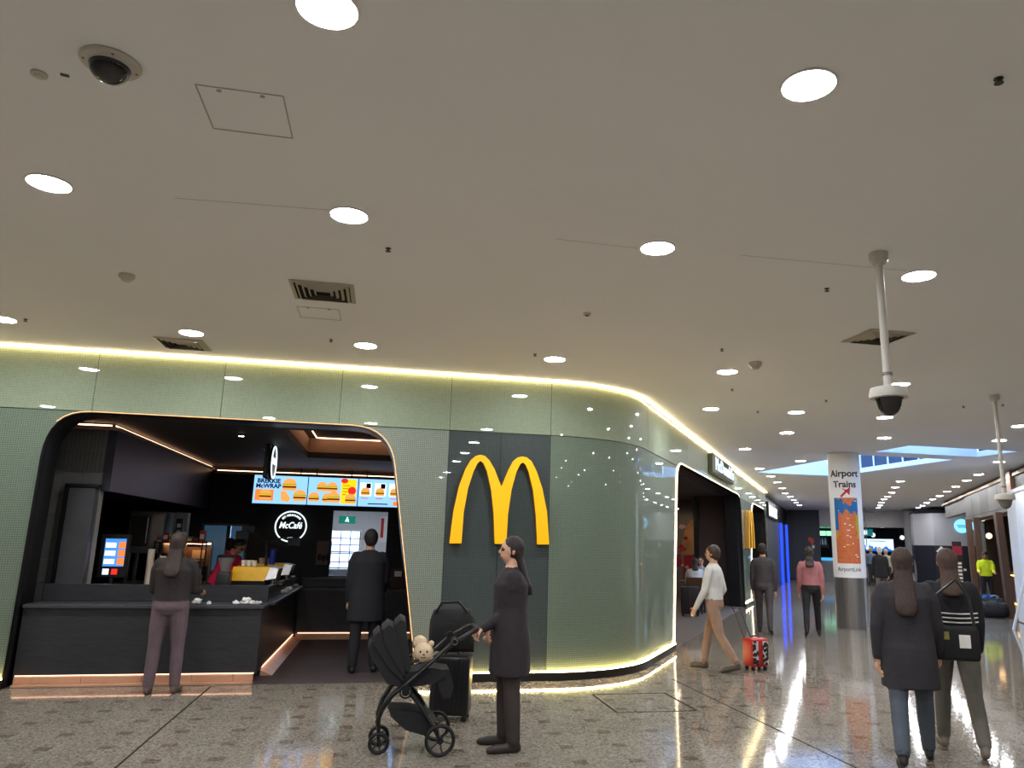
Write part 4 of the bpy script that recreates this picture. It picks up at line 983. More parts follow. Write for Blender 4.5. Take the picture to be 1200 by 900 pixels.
def cyan_sign(t_, px, label, r, w0=None):
    q = ont(px[0], px[1], t_); s = thing('round_sign', label, 'sign', q, CROT)
    B().lathe([(r,0),(r,.06),(r*.96,.07)], 36, M=UPR).build('light_disc', glow('cyan_sign_light',(120,205,250),1.1), s)
    for k in range(2): 
        for i in range(5-k): B().box(-r*.62+i*r*.27+k*r*.13,-r*.62+i*r*.27+r*.2+k*r*.13,-.075,-.07,-r*.02-k*r*.24,r*.16-k*r*.26).build('letter_block', mat('sign_navy',(20,60,110),.5), s, smooth=False)
    return s
cyan_sign(TK-.02, (1127,616.5), 'lit cyan round sign on the white upper half of the kiosk', .31)
q = ont(1146.5, 616, 26.0); s = cyan_sign(26.0, (1147,616), 'lit cyan disc standing in for a sign reflection between the walnut posts', .27)  # hung disc added in place of the cyan sign's reflection
B().cyl((0,0,.2),(0,0,H-s.location.z),.015,n=6).build('hanger', M_blk, s)

# ================================================================ FAR END
t = cth('light_column', 'tall blue light column at the corner of the dark wall', 'light column', 30.2, .05)
M_bl = glow('blue_light', (20,62,250), 1.3)
B().box(-.02,.09,-.1,.1,0,2.75,bev=.02).build('tube', M_bl, t); B().box(-.04,.1,-.12,.12,2.75,2.8).build('cap', M_black, t, smooth=False)
t = cth('light_column', 'tall blue light column nearer the dark shopfront', 'light column', 27.4, -.02)
B().box(-.02,.09,-.1,.1,0,2.75,bev=.02).build('tube', M_bl, t); B().box(-.04,.1,-.12,.12,2.75,2.8).build('cap', M_black, t, smooth=False)
t = cth('shop_sign', 'white lit sign boxes with dark letters over the dark shopfront', 'sign', 23.0, .0, 3.05); 
B().box(-.12,.02,-1.9,2.4,-.28,.32).build('box', M_black, t, smooth=False)
for a, c in ((-1.7,.0),(.5,2.2)): B().box(.02,.03,a,c,-.2,.2).build('light_panel', glow('shop_sign_white',(240,244,255),1.6), t, smooth=False)
for a in (-1.5,-1.1,-.7,-.3,.75,1.15,1.55,1.9): B().box(.03,.034,a,a+.16,-.1,.08).build('letter_block', M_blk, t, smooth=False)
t = thing('wall_emblem', 'small orange emblem with a white tag on the dark end wall', 'emblem', cor(33.96, 1.08, 2.0), CROT)
B().prism([(-.1,.22),(.1,.18),(.16,-.02),(.04,-.2),(-.04,-.02),(-.14,.05)], .002, .02, M=UPR).build('emblem', mat('emblem_orange',(206,84,48),.5), t, smooth=False); B().box(.05,.17,-.02,0,-.36,-.2).build('tag', M_wht, t, smooth=False)
q = ont(1012, 580, 31); t = thing('hanging_bracket', 'thin rod bracket with cross bars hanging beside the station pillar', 'bracket', (q.x, q.y, H), CROT)
B().cyl((0,0,0),(0,0,-1.9),.02,n=8).build('rod', M_grey, t)
for z, w_ in ((-.22,.45),(-.6,.3)): B().cyl((-w_,0,z),(w_,0,z),.018,n=6).build('cross_bar', M_grey, t)
# things beyond the bulkhead
TS = 46.0
A_, C_ = ont(1011, 630, TS), ont(1048, 645, TS)
t = thing('advert_screen', 'wide lit screen of a blue city skyline at the far end', 'screen', ont(1029.5, 646, TS), CROT); hw = (C_-A_).dot(CN)/2; hh = A_.z-C_.z
B().box(-hw-.03,hw+.03,0,.1,-.03,hh+.03).build('housing', M_blk, t, smooth=False); B().box(-hw,hw,-.006,0,0,hh).build('display', glow('skyline_sky',(188,222,248),1.1), t, smooth=False)
sk = [(-hw,0)]; rr = random.Random(2); x = -hw
while x < hw-.12: h_ = hh*rr.uniform(.1,.55)*(.55+.45*cos(x*1.2+.6)); sk += [(x,h_),(x+.09,h_)]; x += .09
sk += [(hw,0)]; B().prism(sk, .008, .012, M=UPR).build('skyline', glow('skyline_blue',(20,100,190),.8), t, smooth=False)
B().box(-hw*.55,hw*.5,-.01,-.007,hh*.8,hh*.86).build('caption', M_grey, t, smooth=False)
for s in (-.8,.8): B().cyl((s*hw,.05,hh),(s*hw,.05,3.2-t.location.z),.03,n=6).build('hanger', M_blk, t)
def far_sign(name, label, px, t_, hw, hh, col, es, extra=None):
    t = thing(name, label, 'sign', ont(px[0], px[1], t_), CROT); B().box(-hw,hw,0,.1,-hh,hh,bev=.01).build('box', mat('far_sign_%s'%name, col, .5, emit=col, es=es), t, smooth=False)
    for s in (-.7,.7): B().cyl((s*hw,.05,hh),(s*hw,.05,3.2-t.location.z),.015,n=6).build('hanger', M_blk, t)
    return t
t = far_sign('platform_sign', 'small teal platform sign with a white numeral block at the far end', (1014,624), 40, .42, .2, (24,120,128), .5); B().box(-.1,.1,-.01,0,-.12,.12).build('numeral_block', SW, t, smooth=False)
t = far_sign('gate_sign', 'black overhead sign with a green lit strip by the ticket gates', (970,621), 38, .75, .34, (16,20,20), .0); B().box(-.74,.74,-.01,0,-.33,-.06).build('green_strip', glow('green_strip',(150,235,180),1.0), t, smooth=False); B().box(-.5,.2,-.01,0,.1,.2).build('caption', glow('green_text',(60,160,110),.7), t, smooth=False)
t = far_sign('lift_sign', 'dark pictogram sign of standing figures beside the dark end wall', (964,635), 37, .3, .34, (30,32,34), .0)
for k in range(3): B().box(-.2+.15*k,-.1+.15*k,-.01,0,-.16,.12).build('figure', M_wht, t, smooth=False); B().ell((-.15+.15*k,-.005,.18),(.045,.01,.045),u=10,v=6).build('figure_head', M_wht, t)
t = cth('information_desk', 'tapered grey desk with a blue lit top by the far gates', 'desk', 35.5, CN.dot(ont(971,665,35.5)-CP)); 
B().raw([(-.3,-.3,0),(.3,-.3,0),(.3,.3,0),(-.3,.3,0),(-.48,-.4,1.0),(.48,-.4,1.0),(.48,.4,1.0),(-.48,.4,1.0)], [(3,2,1,0),(4,5,6,7),(0,1,5,4),(1,2,6,5),(2,3,7,6),(3,0,4,7)]).build('pedestal', mat('desk_grey',(150,148,146),.5), t, smooth=False); B().raw([(-.5,-.42,1.0),(.5,-.42,1.0),(.5,.42,1.12),(-.5,.42,1.12),(-.5,-.42,1.03),(.5,-.42,1.03),(.5,.42,1.15),(-.5,.42,1.15)], [(3,2,1,0),(4,5,6,7),(0,1,5,4),(1,2,6,5),(2,3,7,6),(3,0,4,7)]).build('screen_top', glow('desk_blue',(60,150,220),.9), t, smooth=False)
t = cth('round_column', 'plain grey round column at the far bulkhead beside the kiosk', 'column', 33.2, CN.dot(ont(1068,640,33.2)-CP)); B().cyl((0,0,0),(0,0,H-.03),.28,n=28).build('shaft', mat('column_grey',(150,148,146),.35), t); B().lathe([(.3,0),(.3,.12),(.28,.13)],28).build('skirt', M_steel, t); B().lathe([(.28,H-.08),(.31,H-.03),(.31,H-.005)],28).build('collar', M_grey, t)
for k, px in enumerate((1012, 1035, 1052)):
    t = cth('ticket_gate', ['steel ticket gate under the city skyline screen','steel ticket gate with a black reader post','steel ticket gate nearest the round column'][k], 'gate', 47.5, CN.dot(ont(px,668,47.5)-CP)); B().box(-.12,.12,-.8,.8,0,1.0,bev=.03).build('cabinet', M_steel, t); B().box(-.1,.1,-.78,-.5,1.0,1.03).build('reader', M_blk, t, smooth=False); B().box(.12,.5,-.02,.02,.2,.95,bev=.01).build('paddle', mat('paddle_glass',(120,150,160),.1,alpha=.4,noise=0), t, smooth=False)
for k, (px, py) in enumerate(((1057,627),(1023,624))):
    t = far_sign('signal_lamp', ['round white signal lamp hanging at the far end by the column','round pale signal lamp hanging beside the teal platform sign'][k], (px,py), 44, .18, .34, (14,14,16), 0); B().cyl((0,-.03,-.16),(0,0,-.16),.13,n=18).build('lens', glow('signal_white',(230,240,245),1.4 if k == 0 else .3), t)
for k, (w_, t_) in enumerate(((2.6,41),(5.2,41),(2.6,49),(5.2,49),(8,45))):
    s = cth('ceiling_panel_light', 'square panel light in the dark far ceiling', 'ceiling light', t_, w_, 3.2, group='panel lights in the far ceiling'); B().box(-.3,.3,-.3,.3,-.02,0).build('frame', M_wht, s, smooth=False); B().box(-.28,.28,-.28,.28,-.024,-.02).build('diffuser', glow('far_panel',(255,250,240),9), s, smooth=False)

# ================================================================ RESTAURANT THROUGH THE CORRIDOR OPENING
wm = bpy.data.objects['wall_mural']
def mural(poly, m, d): 
    b = B(); b.prism(poly, d, d+.004, M=UPR); o = b.build('mural_shape', m, wm, smooth=False); o.location = (0, 14.998, 0)
mo, mr, mw_, mt = mat('mural_orange',(206,150,100),.6,noise=.2,ns=3), mat('mural_red',(176,34,56),.6), mat('mural_white',(220,190,190),.6), mat('mural_rust',(190,70,50),.6)
wl, wr = kw(796,650,15.0), kw(832,650,15.0); WM = wr-wl; xm = lambda u: wl+WM*u
mural([(xm(.62)+WM*.55*cos(pi*i/14), 1.35+1.15*sin(pi*i/14)) for i in range(15)], mo, 0)
mural([(xm(.12),.5),(xm(1.25),.4),(xm(1.25),1.42),(xm(.15),1.3)], mr, .001); mural([(xm(-.3),1.0),(xm(.1),.95),(xm(.05),1.35),(xm(-.25),1.3)], mr, .001)
rr = random.Random(9)
for k in range(26):
    u, z = rr.uniform(-.1,1.2), rr.uniform(.6,2.3); s = rr.uniform(.05,.14)
    mural([(xm(u)+s*rr.uniform(.7,1)*cos(2*pi*i/6), z+s*rr.uniform(.4,.8)*sin(2*pi*i/6)) for i in range(6)], [mw_,mt,mt,mr][k%4] if z > 1.3 else mw_, .002+.0003*k)
for k, (a, c) in enumerate(((7.5,14.5),(6.5,13.5))):
    s = cth('linear_pendant', ['long thin pendant light over the restaurant tables','long thin pendant light along the mural side'][k], 'pendant light', 11, -2.2-1.5*k, 2.75)
    B().box(-.03,.03,a-11,c-11,0,.05).build('housing', M_blk, s, smooth=False); B().box(-.028,.028,a-11,c-11,-.006,0).build('diffuser', glow('linear_warm',(255,226,196),11), s, smooth=False)
    for y in (a-10.5,c-11.5): B().cyl((0,y,.05),(0,y,.27),.004,n=6).build('wire', M_blk, s)
def table(t_, w_, label):
    s = cth('cafe_table', label, 'table', t_, w_); B().box(-.35,.35,-.35,.35,.72,.75,bev=.006).build('tabletop', M_wood, s, smooth=False); B().cyl((0,0,.02),(0,0,.72),.035,n=12).build('pedestal', M_blk, s); B().lathe([(.24,0),(.24,.012),(.04,.03)],24).build('base', M_blk, s)
def chair(t_, w_, rot, label):
    s = cth('cafe_chair', label, 'chair', t_, w_); s.rotation_euler.z += rot
    B().box(-.21,.21,-.21,.21,.43,.47,bev=.01).build('seat', M_wood, s, smooth=False); B().box(-.2,.2,.19,.22,.62,.86,bev=.01).build('backrest', M_wood, s, smooth=False)
    for a in (-.18,.18):
        B().cyl((a,-.18,0),(a*.95,-.17,.43),.014,n=8).build('leg', M_blk, s); B().tube([(a,.22,0),(a*.95,.19,.45),(a*.95,.21,.8)],.014,8).build('leg', M_blk, s)
table(10.45, -.95, 'wood topped cafe table before the seated diner in the white hoodie'); chair(9.75, -.85, pi, 'wooden cafe chair carrying the diner in the white hoodie'); chair(11.15, -.95, 0, 'empty wooden cafe chair across the table')
table(11.9, -3.0, 'wood topped cafe table beneath the mural'); chair(11.2, -3.0, pi, 'empty wooden cafe chair beneath the mural')
# ================================================================ STROLLER AND LUGGAGE
M_fab = mat('stroller_black_fabric', (20,20,22), .75, bump=.3, bs=60)
M_frm = mat('stroller_black_frame', (26,26,28), .35, metal=.3)
M_tyre = mat('tyre_rubber', (16,16,17), .7)
M_chr = mat('chrome_ring', (190,190,192), .2, metal=1)
M_spk = mat('spoke_grey', (70,70,72), .4, metal=.5)
st = thing('baby_stroller', 'black baby stroller with a folded back canopy standing before the cafe mat', 'stroller', (.52, 6.4, 0), pi); st.scale = (.89,.89,.89)
def wheel(x, y, r, w_):
    h = B(); h.tube([(x+(r-.016)*cos(a), y, r+(r-.016)*sin(a)) for a in [2*pi*i/28 for i in range(28)]], .016, 8, closed=True, flat=1.2); o = h.build('wheel', M_tyre, st)
    B().cyl((x,y-w_,r),(x,y+w_,r), r*.22, n=14).build('hub', M_frm, o)
    for k in range(6):
        a = 2*pi*k/6+.3; B().cyl((x+r*.18*cos(a),y,r+r*.18*sin(a)), (x+(r-.02)*cos(a),y,r+(r-.02)*sin(a)), .007, n=6).build('spoke', M_spk, o)
for s in (-1, 1):
    wheel(0, s*.265, .132, .025); wheel(.51, s*.13, .092, .02)
    y = s*.215
    B().tube([(.0,s*.25,.132),(.05,s*.23,.22),(.17,y,.4),(.29,y,.53)], [.016,.018,.02,.022], 10, flat=1.3).build('rear_leg', M_frm, st)
    B().tube([(.52,s*.13,.2),(.53,s*.14,.27),(.5,s*.19,.38),(.42,y,.5),(.32,y,.57),(.1,y,.76),(-.08,y,.92),(-.2,y,.985)], [.018,.02,.022,.022,.022,.018,.018,.018], 10, flat=1.3).build('side_tube', M_frm, st)
    B().tube([(.52,s*.13,.22),(.515,s*.13,.15),(.51,s*.13,.1)], .017, 8).build('front_fork', M_frm, st)
    h = B().cyl((.31,y-.03,.52),(.31,y+.03,.52),.055,n=22).build('hinge', M_frm, st)
    b = B(); b.tube([(.31+.036*cos(a), y+s*.032, .52+.036*sin(a)) for a in [pi*.85+1.3*pi*i/16 for i in range(17)]], .005, 6); b.build('badge_ring', M_chr, h)
    h = B().cyl((-.09,y-.028,.93),(-.09,y+.028,.93),.036,n=18).build('handle_joint', M_frm, st)
    b = B(); b.tube([(-.09+.024*cos(a), y+s*.03, .93+.024*sin(a)) for a in [2*pi*i/16 for i in range(16)]], .004, 6, closed=True); b.build('badge_ring', M_chr, h)
B().tube([(-.2,-.215,.985),(-.26,-.21,1.015),(-.295,-.17,1.025),(-.3,0,1.028),(-.295,.17,1.025),(-.26,.21,1.015),(-.2,.215,.985)], .021, 10).build('handlebar', mat('handle_leatherette',(30,27,26),.5), st)
B().cyl((0,-.25,.132),(0,.25,.132),.011,n=8).build('rear_axle', M_frm, st); B().cyl((.31,-.2,.5),(.31,.2,.5),.014,n=8).build('cross_bar', M_frm, st)
# seat shell facing the handle, leg rest, basket
def loft_y(prof_l, name, m, yw, n=7, puff=.02):     # closed side profile swept across the width with rounded edges
    b = B(); rings = []
    cx = sum(p[0] for p in prof_l)/len(prof_l); cz = sum(p[1] for p in prof_l)/len(prof_l)
    for i in range(n):
        u = -1+2*i/(n-1); k = 1-puff*8*max(0, abs(u)-.6)**1.5
        rings.append([(cx+(x-cx)*k, u*yw, cz+(z-cz)*k) for x, z in prof_l])
    b.ring_loft(rings); return b.build(name, m, st, angle=50)
loft_y([(.23,.58),(.33,.54),(.46,.66),(.57,.84),(.6,.93),(.54,.96),(.47,.87),(.36,.72),(.25,.66)], 'seat_back', M_fab, .185)
loft_y([(.36,.54),(.34,.66),(.1,.71),(-.02,.69),(-.04,.63),(.06,.57),(.22,.55)], 'seat_pad', M_fab, .175)
loft_y([(.04,.7),(-.06,.69),(-.11,.55),(-.09,.45),(-.02,.44),(.02,.52)], 'leg_rest', M_fab, .16)
loft_y([(.45,.37),(.42,.3),(.3,.2),(.14,.15),(.05,.17),(.03,.26),(.1,.33),(.28,.36)], 'basket', M_fab, .2, puff=.05)
# folded canopy: a fan of puffed fabric lobes over the seat back
K_ = 1/.89
def fold(prof, yw): loft_y([(x*1.0, z*1.0) for x, z in prof], 'canopy_fold', M_fab, yw, n=9, puff=.055)
def pxl(px, py): return ((517-px)/154*K_, (884-py)/154*K_)
fold([pxl(*p) for p in ((474,812),(452,806),(430,772),(427,762),(430,755),(437,757),(452,776),(470,797))], .19)
fold([pxl(*p) for p in ((474,806),(455,790),(433,760),(432,748),(438,742),(445,748),(458,772),(473,795))], .205)
fold([pxl(*p) for p in ((474,800),(462,785),(444,756),(442,741),(449,734),(457,738),(466,765),(475,792))], .215)
fold([pxl(*p) for p in ((476,796),(468,776),(457,752),(457,735),(464,728),(470,731),(474,756),(479,788))], .205)
b = B(); b.tube([(.28,-.2,.75),(.18,-.21,.8),(.1,-.17,.83),(.08,0,.84),(.1,.17,.83),(.18,.21,.8),(.28,.2,.75)], .016, 8); b.build('bumper_bar', M_frm, st)
# plush toy on the bumper bar
M_pl = mat('beige_plush', (206,182,150), .95, noise=.08, ns=60, bump=.6, bs=120)
py_ = 6.4-.15; px_ = .365
pt = thing('plush_toy', 'beige plush toy with a stitched face hanging on the stroller bar', 'toy', (px_, py_, .655), 0)
B().ell((0,0,.085),(.078,.07,.075)).build('head', M_pl, pt); B().ell((-.03,.05,.15),(.06,.055,.06)).build('body', M_pl, pt)
for s in (-1,1): B().ell((s*.062+.0,.0,.05-.02*s),(.022,.02,.028),u=10,v=7).build('paw', M_pl, pt); B().ell((s*.06,.02,.15),(.024,.014,.024),u=10,v=7).build('ear', M_pl, pt)
for s in (-1,1): B().ell((s*.026,-.066,.1),(.007,.005,.009),u=8,v=6).build('eye', M_blk, pt)
B().ell((0,-.069,.08),(.01,.006,.007),u=8,v=6).build('nose', mat('plush_brown',(110,74,50),.8), pt); B().tube([(-.02,-.067,.062),(0,-.07,.056),(.02,-.067,.062)],.003,5).build('mouth', M_blk, pt)

def suitcase(name, label, loc, rot, w_, d_, h, m, ribs=6, handle=.0, trim=None):
    t = thing(name, label, 'suitcase', loc, rot); z0 = .05
    B().box(-w_/2,w_/2,-d_/2,d_/2,z0,z0+h,bev=.03,seg=3).build('shell', m, t)
    for k in range(ribs):
        x = -w_/2+.05+(w_-.1)*k/(max(1,ribs-1))
        for s in (-1,1): B().box(x-.008,x+.008,s*d_/2-.006,s*d_/2+.006,z0+.04,z0+h-.04,bev=.003).build('rib', m, t, smooth=False)
    for sx in (-1,1):
        for sy in (-1,1):
            x, y = sx*(w_/2-.04), sy*(d_/2-.04); o = B().cyl((x,y-.012,.026),(x,y+.012,.026),.026,n=14).build('wheel', M_tyre, t); B().box(x-.012,x+.012,y-.02,y+.02,.03,.06).build('caster_fork', M_blk, o, smooth=False)
    B().tube([(-.06,-.0,z0+h),(-.05,0,z0+h+.025),(.05,0,z0+h+.025),(.06,0,z0+h)], .01, 8).build('carry_handle', M_blk, t)
    B().tube([(0,-d_/2-.002,z0+.05),(0,-d_/2-.002,z0+h-.05)], .003, 6).build('zip', trim or M_chr, t)
    return t
sl = fl(528, 846)
sc1 = suitcase('suitcase', 'black ribbed hard shell suitcase standing behind the stroller', (sl.x, sl.y+.1, 0), -.25, .36, .25, .52, mat('case_black_shell',(26,26,28),.3), 7)
for s in (-.09,.09): B().cyl((s,.1,.55),(s,.1,.78),.009,n=8).build('telescopic_tube', M_spk, sc1)
B().tube([(-.1,.1,.78),(.1,.1,.78)],.014,8).build('pull_grip', M_blk, sc1)
t = thing('shoulder_bag', 'black soft bag resting on top of the ribbed suitcase', 'bag', (sl.x-.02, sl.y+.02, .60), -.25)
b = B(); b.ring_loft([[(u*.21, (.1*k+.0)*cos(q)*1.0, .0+(.12+.11*k)*(1+sin(q))*.9) for q in [2*pi*j/14 for j in range(14)]] for u, k in ((-1,.35),(-.85,.8),(-.4,1),(.2,1),(.75,.85),(1,.4))]); b.build('bag_body', M_fab, t, angle=60)
B().tube([(-.16,-.05,.34),(-.1,-.06,.44),(.06,-.06,.45),(.14,-.05,.36)], .012, 8).build('bag_strap', M_blk, t); B().box(-.06,.06,-.108,-.098,.14,.26,bev=.004).build('pocket', M_fab, t, smooth=False)

q = fl(886, 785)
rc = suitcase('suitcase', 'small red suitcase with a black patterned front pulled by its handle', (q.x, q.y, 0), .15, .27, .22, .36, mat('case_red',(176,24,30),.4), 0)
m = mat('case_pattern', (30,26,26), .6, noise=0); nt = m.node_tree; v = nt.nodes.new('ShaderNodeTexVoronoi'); v.inputs['Scale'].default_value = 24; g = nt.nodes.new('ShaderNodeNewGeometry'); nt.links.new(g.outputs['Position'], v.inputs['Vector']); r = nt.nodes.new('ShaderNodeValToRGB'); r.color_ramp.interpolation = 'CONSTANT'; r.color_ramp.elements[0].color = lin((24,22,24)); e = r.color_ramp.elements[1]; e.position = .62; e.color = lin((196,186,180)); nt.links.new(v.outputs['Distance'], r.inputs[0]); nt.links.new(r.outputs[0], nt.nodes['Principled BSDF'].inputs['Base Color'])
for x0, x1 in ((-.12,-.035),(.035,.12)): B().box(x0,x1,-.122,-.11,.08,.38,bev=.004).build('front_panel', m, rc, smooth=False)
HANDLE = Vector((q.x-.27, q.y-.02, .80))
for s in (-.05,.05):
    a = Vector((q.x+s-.08, q.y+.06, .40)); d = HANDLE+Vector((s,0,0))
    o = B().tube([tuple(a-q), tuple(d-q)], .007, 8).build('telescopic_tube', M_blk, rc); o.rotation_euler.z = -.15
o = B().tube([tuple(HANDLE-q+Vector((-.065,0,0))), tuple(HANDLE-q+Vector((.065,0,0)))], .012, 8).build('pull_grip', M_blk, rc); o.rotation_euler.z = -.15
q = cor(8.95, -.85); suitcase('suitcase', 'tall black suitcase beside the seated diner in the white hoodie', (q.x, q.y, 0), CROT+.2, .42, .28, .62, mat('case_soft_black',(24,24,27),.6), 0, trim=mat('zip_red',(190,40,50),.5))
# worker's duffel and crate of cables
q = cor(12.85, 6.0)
t = thing('duffel_bag', 'black duffel bag on the floor before the hi-vis worker', 'bag', (q.x, q.y, 0), -.6)
b = B(); b.ring_loft([[(u*.36, .17*k*cos(a), .19*(1+k*.92*sin(a))) for a in [2*pi*j/16 for j in range(16)]] for u, k in ((-1,.5),(-.93,.85),(-.6,1),(0,1.02),(.6,1),(.93,.85),(1,.5))]); b.build('bag_body', mat('duffel_fabric',(30,28,30),.8,bump=.3,bs=40), t, angle=60)
for s in (-1,1): B().tube([(-.15,s*.15,.28),(-.1,s*.1,.42),(.1,s*.1,.42),(.15,s*.15,.28)], .012, 8).build('handle', M_blk, t)
B().tube([(-.33,0,.375),(0,0,.39),(.33,0,.375)], .008, 6).build('zip', M_grey, t)
q2 = cor(13.6, 6.1)
t = thing('tool_crate', 'open crate of blue cables and tools beside the hi-vis worker', 'crate', (q2.x, q2.y, 0), -.6)
b = B(); b.box(-.26,.26,-.18,.18,.02,.05); b.box(-.26,.26,-.18,-.16,.05,.45); b.box(-.26,.26,.16,.18,.05,.45); b.box(-.26,-.24,-.16,.16,.05,.45); b.box(.24,.26,-.16,.16,.05,.45); b.build('crate', mat('crate_slate',(52,60,70),.6), t, smooth=False)
rr = random.Random(4)
for k in range(7):
    b = B(); r0 = rr.uniform(.06,.12); cx, cy = rr.uniform(-.13,.13), rr.uniform(-.06,.06); b.tube([(cx+r0*cos(a), cy+r0*.6*sin(a), .43+.012*k+.03*sin(2*a+k)) for a in [2*pi*i/18 for i in range(18)]], .014, 6, closed=True); b.build('cable_coil', mat('cable_%d'%(k%3), [(40,90,160),(60,140,190),(140,160,170)][k%3], .5), t)
for x in (-.2,.2): B().box(x-.03,x+.03,-.12,.12,0,.02).build('foot', M_blk, t, smooth=False)
# ================================================================ PEOPLE
from mathutils.kdtree import KDTree
def fabric(name, c): return mat('cloth_'+name, c, .85, noise=.14, ns=9, bump=.5, bs=22)
SKINS = [mat('skin_light', (206,158,132), .5, noise=.04), mat('skin_tan', (168,120,92), .5, noise=.04)]
def smoothtube(acc, pts, rs, lab, n=12, flat=1.0, step=.025, up=None):
    P, R = [], []
    for i in range(len(pts)-1):
        a, c = Vector(pts[i]), Vector(pts[i+1]); k = max(1, int((c-a).length/step))
        for j in range(k): u = j/k; P.append(a.lerp(c, u)); R.append(rs[i]*(1-u)+rs[i+1]*u)
    P.append(Vector(pts[-1])); R.append(rs[-1])
    d0 = (P[0]-P[1]).normalized(); d1 = (P[-1]-P[-2]).normalized()
    P = [P[0]+d0*R[0]*.85, P[0]+d0*R[0]*.5] + P + [P[-1]+d1*R[-1]*.5, P[-1]+d1*R[-1]*.85]; R = [R[0]*.4, R[0]*.85]+R+[R[-1]*.85, R[-1]*.4]
    acc.append((tuple(map(tuple, P)), R, lab, n, flat, up))
def ik(sh, tg, L1, L2, pole):
    d = tg-sh; D = min(d.length, (L1+L2)*.995); dn = d.normalized()
    a = (L1*L1-L2*L2+D*D)/(2*D); h = sqrt(max(0, L1*L1-a*a)); pv = pole-dn*pole.dot(dn); pv.normalize()
    return sh+dn*a+pv*h, sh+dn*D
def person(label, loc, face, h=1.7, top=(40,40,44), bot=(50,52,60), shoe=(24,22,22), skin=0, hair=(30,24,20), hairlen=0, vox=.014, legs=None, arms=None, lean=0, coat=0, sleeve=1, shorts=False, seated=0, group=None, headp=0, heady=0, heavy=1.0, grip=(0,0)):
    """local frame: faces -Y; legs/arms given per side (right first: x<0)"""
    s = h/1.7; up = Vector((0,0,1))
    root_z = seated if seated else 0
    legs = legs or [(.05,.05,.04),(-.05,.03,.04)]
    arms = arms or [None, None]
    acc = []; hipz = .93
    A = [None]*2; foot_min = 1e9; legp = []
    for i, sd in enumerate((-1, 1)):
        f, k, ab = legs[i]; hip = Vector((sd*.088, 0, hipz))
        d1 = Vector((sd*sin(ab), -sin(f)*cos(ab), -cos(f)*cos(ab))); kn = hip+d1*.42
        d2 = Vector((sd*sin(ab)*.6, -sin(f-k), -cos(f-k))); an = kn+d2*.41
        ft = 0 if seated or k < .25 else -(k-f)*.5
        fd = Vector((sd*.12, -cos(ft), sin(ft))).normalized()
        legp.append((hip, kn, an, fd)); foot_min = min(foot_min, an.z-.075)
    dz = -foot_min
    def W(v): return (Vector(v)+Vector((0,0,dz)))
    hipc = Vector((0,0,hipz))
    Lm = Matrix.Translation(hipc) @ Matrix.Rotation(lean, 4, 'X') @ Matrix.Translation(-hipc)   # lean>0 bends forward (-Y)
    def U(v): return Lm @ Vector(v)
    for i, (hip, kn, an, fd) in enumerate(legp):
        hw = heavy
        smoothtube(acc, [hip, hip.lerp(kn,.5), kn], [.092*hw, .082*hw, .062*hw], 'bot')
        smoothtube(acc, [kn, kn.lerp(an,.35), an+Vector((0,0,.02))], [.062*hw if not shorts else .052, .06*hw if not shorts else .055, .05*hw if not shorts else .036], 'skin' if shorts else 'bot')
        heel = an+Vector((0,.035,-.04)); ball = an+fd*.13+Vector((0,0,-.045)); toe = an+fd*.2+Vector((0,0,-.05))
        smoothtube(acc, [heel, ball, toe], [.036,.042,.028], 'shoe', flat=.8)
        smoothtube(acc, [an+Vector((0,0,.02)), heel], [.04,.034], 'shoe')
    # torso: elliptical loft
    w_ = heavy
    rings = [(.84,.12,.10,'bot'),(.90,.165*w_,.118*w_,'bot'),(.97,.168*w_,.118*w_,'bot'),(1.0,.168*w_,.12*w_,'top'),(1.06,.160*w_,.115*w_,'top'),(1.14,.158*w_,.112*w_,'top'),(1.22,.168*w_,.118*w_,'top'),(1.31,.182*w_,.12*w_,'top'),(1.38,.175,.105,'top'),(1.42,.13,.085,'top'),(1.455,.075,.066,'top')]
    if coat: rings = [(coat,.20*w_,.15*w_,'top'),(.84,.19*w_,.145*w_,'top'),(.93,.185*w_,.138*w_,'top'),(1.02,.178*w_,.13*w_,'top'),(1.14,.17*w_,.125*w_,'top'),(1.24,.18*w_,.128*w_,'top'),(1.32,.19*w_,.128*w_,'top'),(1.385,.18,.112,'top'),(1.42,.135,.09,'top'),(1.455,.08,.07,'top')]
    # arms
    for i, sd in enumerate((-1, 1)):
        sh = U((sd*.178, 0, 1.375)); spec = arms[i]
        if spec is None: spec = (.08 if i else -.05, .10, .18)
        if len(spec) == 3 and not isinstance(spec, Vector):
            f, ab, e = spec
            d1 = Vector((sd*sin(ab), -sin(f)*cos(ab), -cos(f)*cos(ab))); el = sh+d1*.285
            d2 = Vector((sd*sin(ab)*.3, -sin(f+e), -cos(f+e))).normalized(); wr = el+d2*.25
        else:
            tgt = Vector(spec)/s - Vector((0,0,dz)); d_ = (tgt-sh).normalized(); tgt2 = tgt-d_*.08
            el, wr = ik(sh, tgt2, .285, .25, Vector((sd*.6,.5,-1))); d2 = (wr-el).normalized()
        sl_ = 'top' if sleeve > .3 else 'skin'
        smoothtube(acc, [sh-Vector((sd*.03,0,0)), sh.lerp(el,.3), el], [.066*w_,.06*w_,.05*w_], 'top')
        smoothtube(acc, [el, el.lerp(wr,.3), wr], [.05*w_ if sleeve > .5 else .043,.048*w_ if sleeve > .5 else .042,.038 if sleeve > .5 else .03], 'top' if sleeve > .5 else 'skin')
        # hand: palm and five fingers, curled
        side = Vector((1,0,0)) if abs(d2.x) < .8 else Vector((0,1,0)); side = (side-d2*side.dot(d2)).normalized(); pal = side.cross(d2)
        if pal.y > 0 and abs(d2.z) < .8: pal = pal
        ac_, ap = (side, pal) if abs(d2.z) < .7 else (Vector((0,-1,0))-d2*Vector((0,-1,0)).dot(d2), Vector((-sd,0,0)))
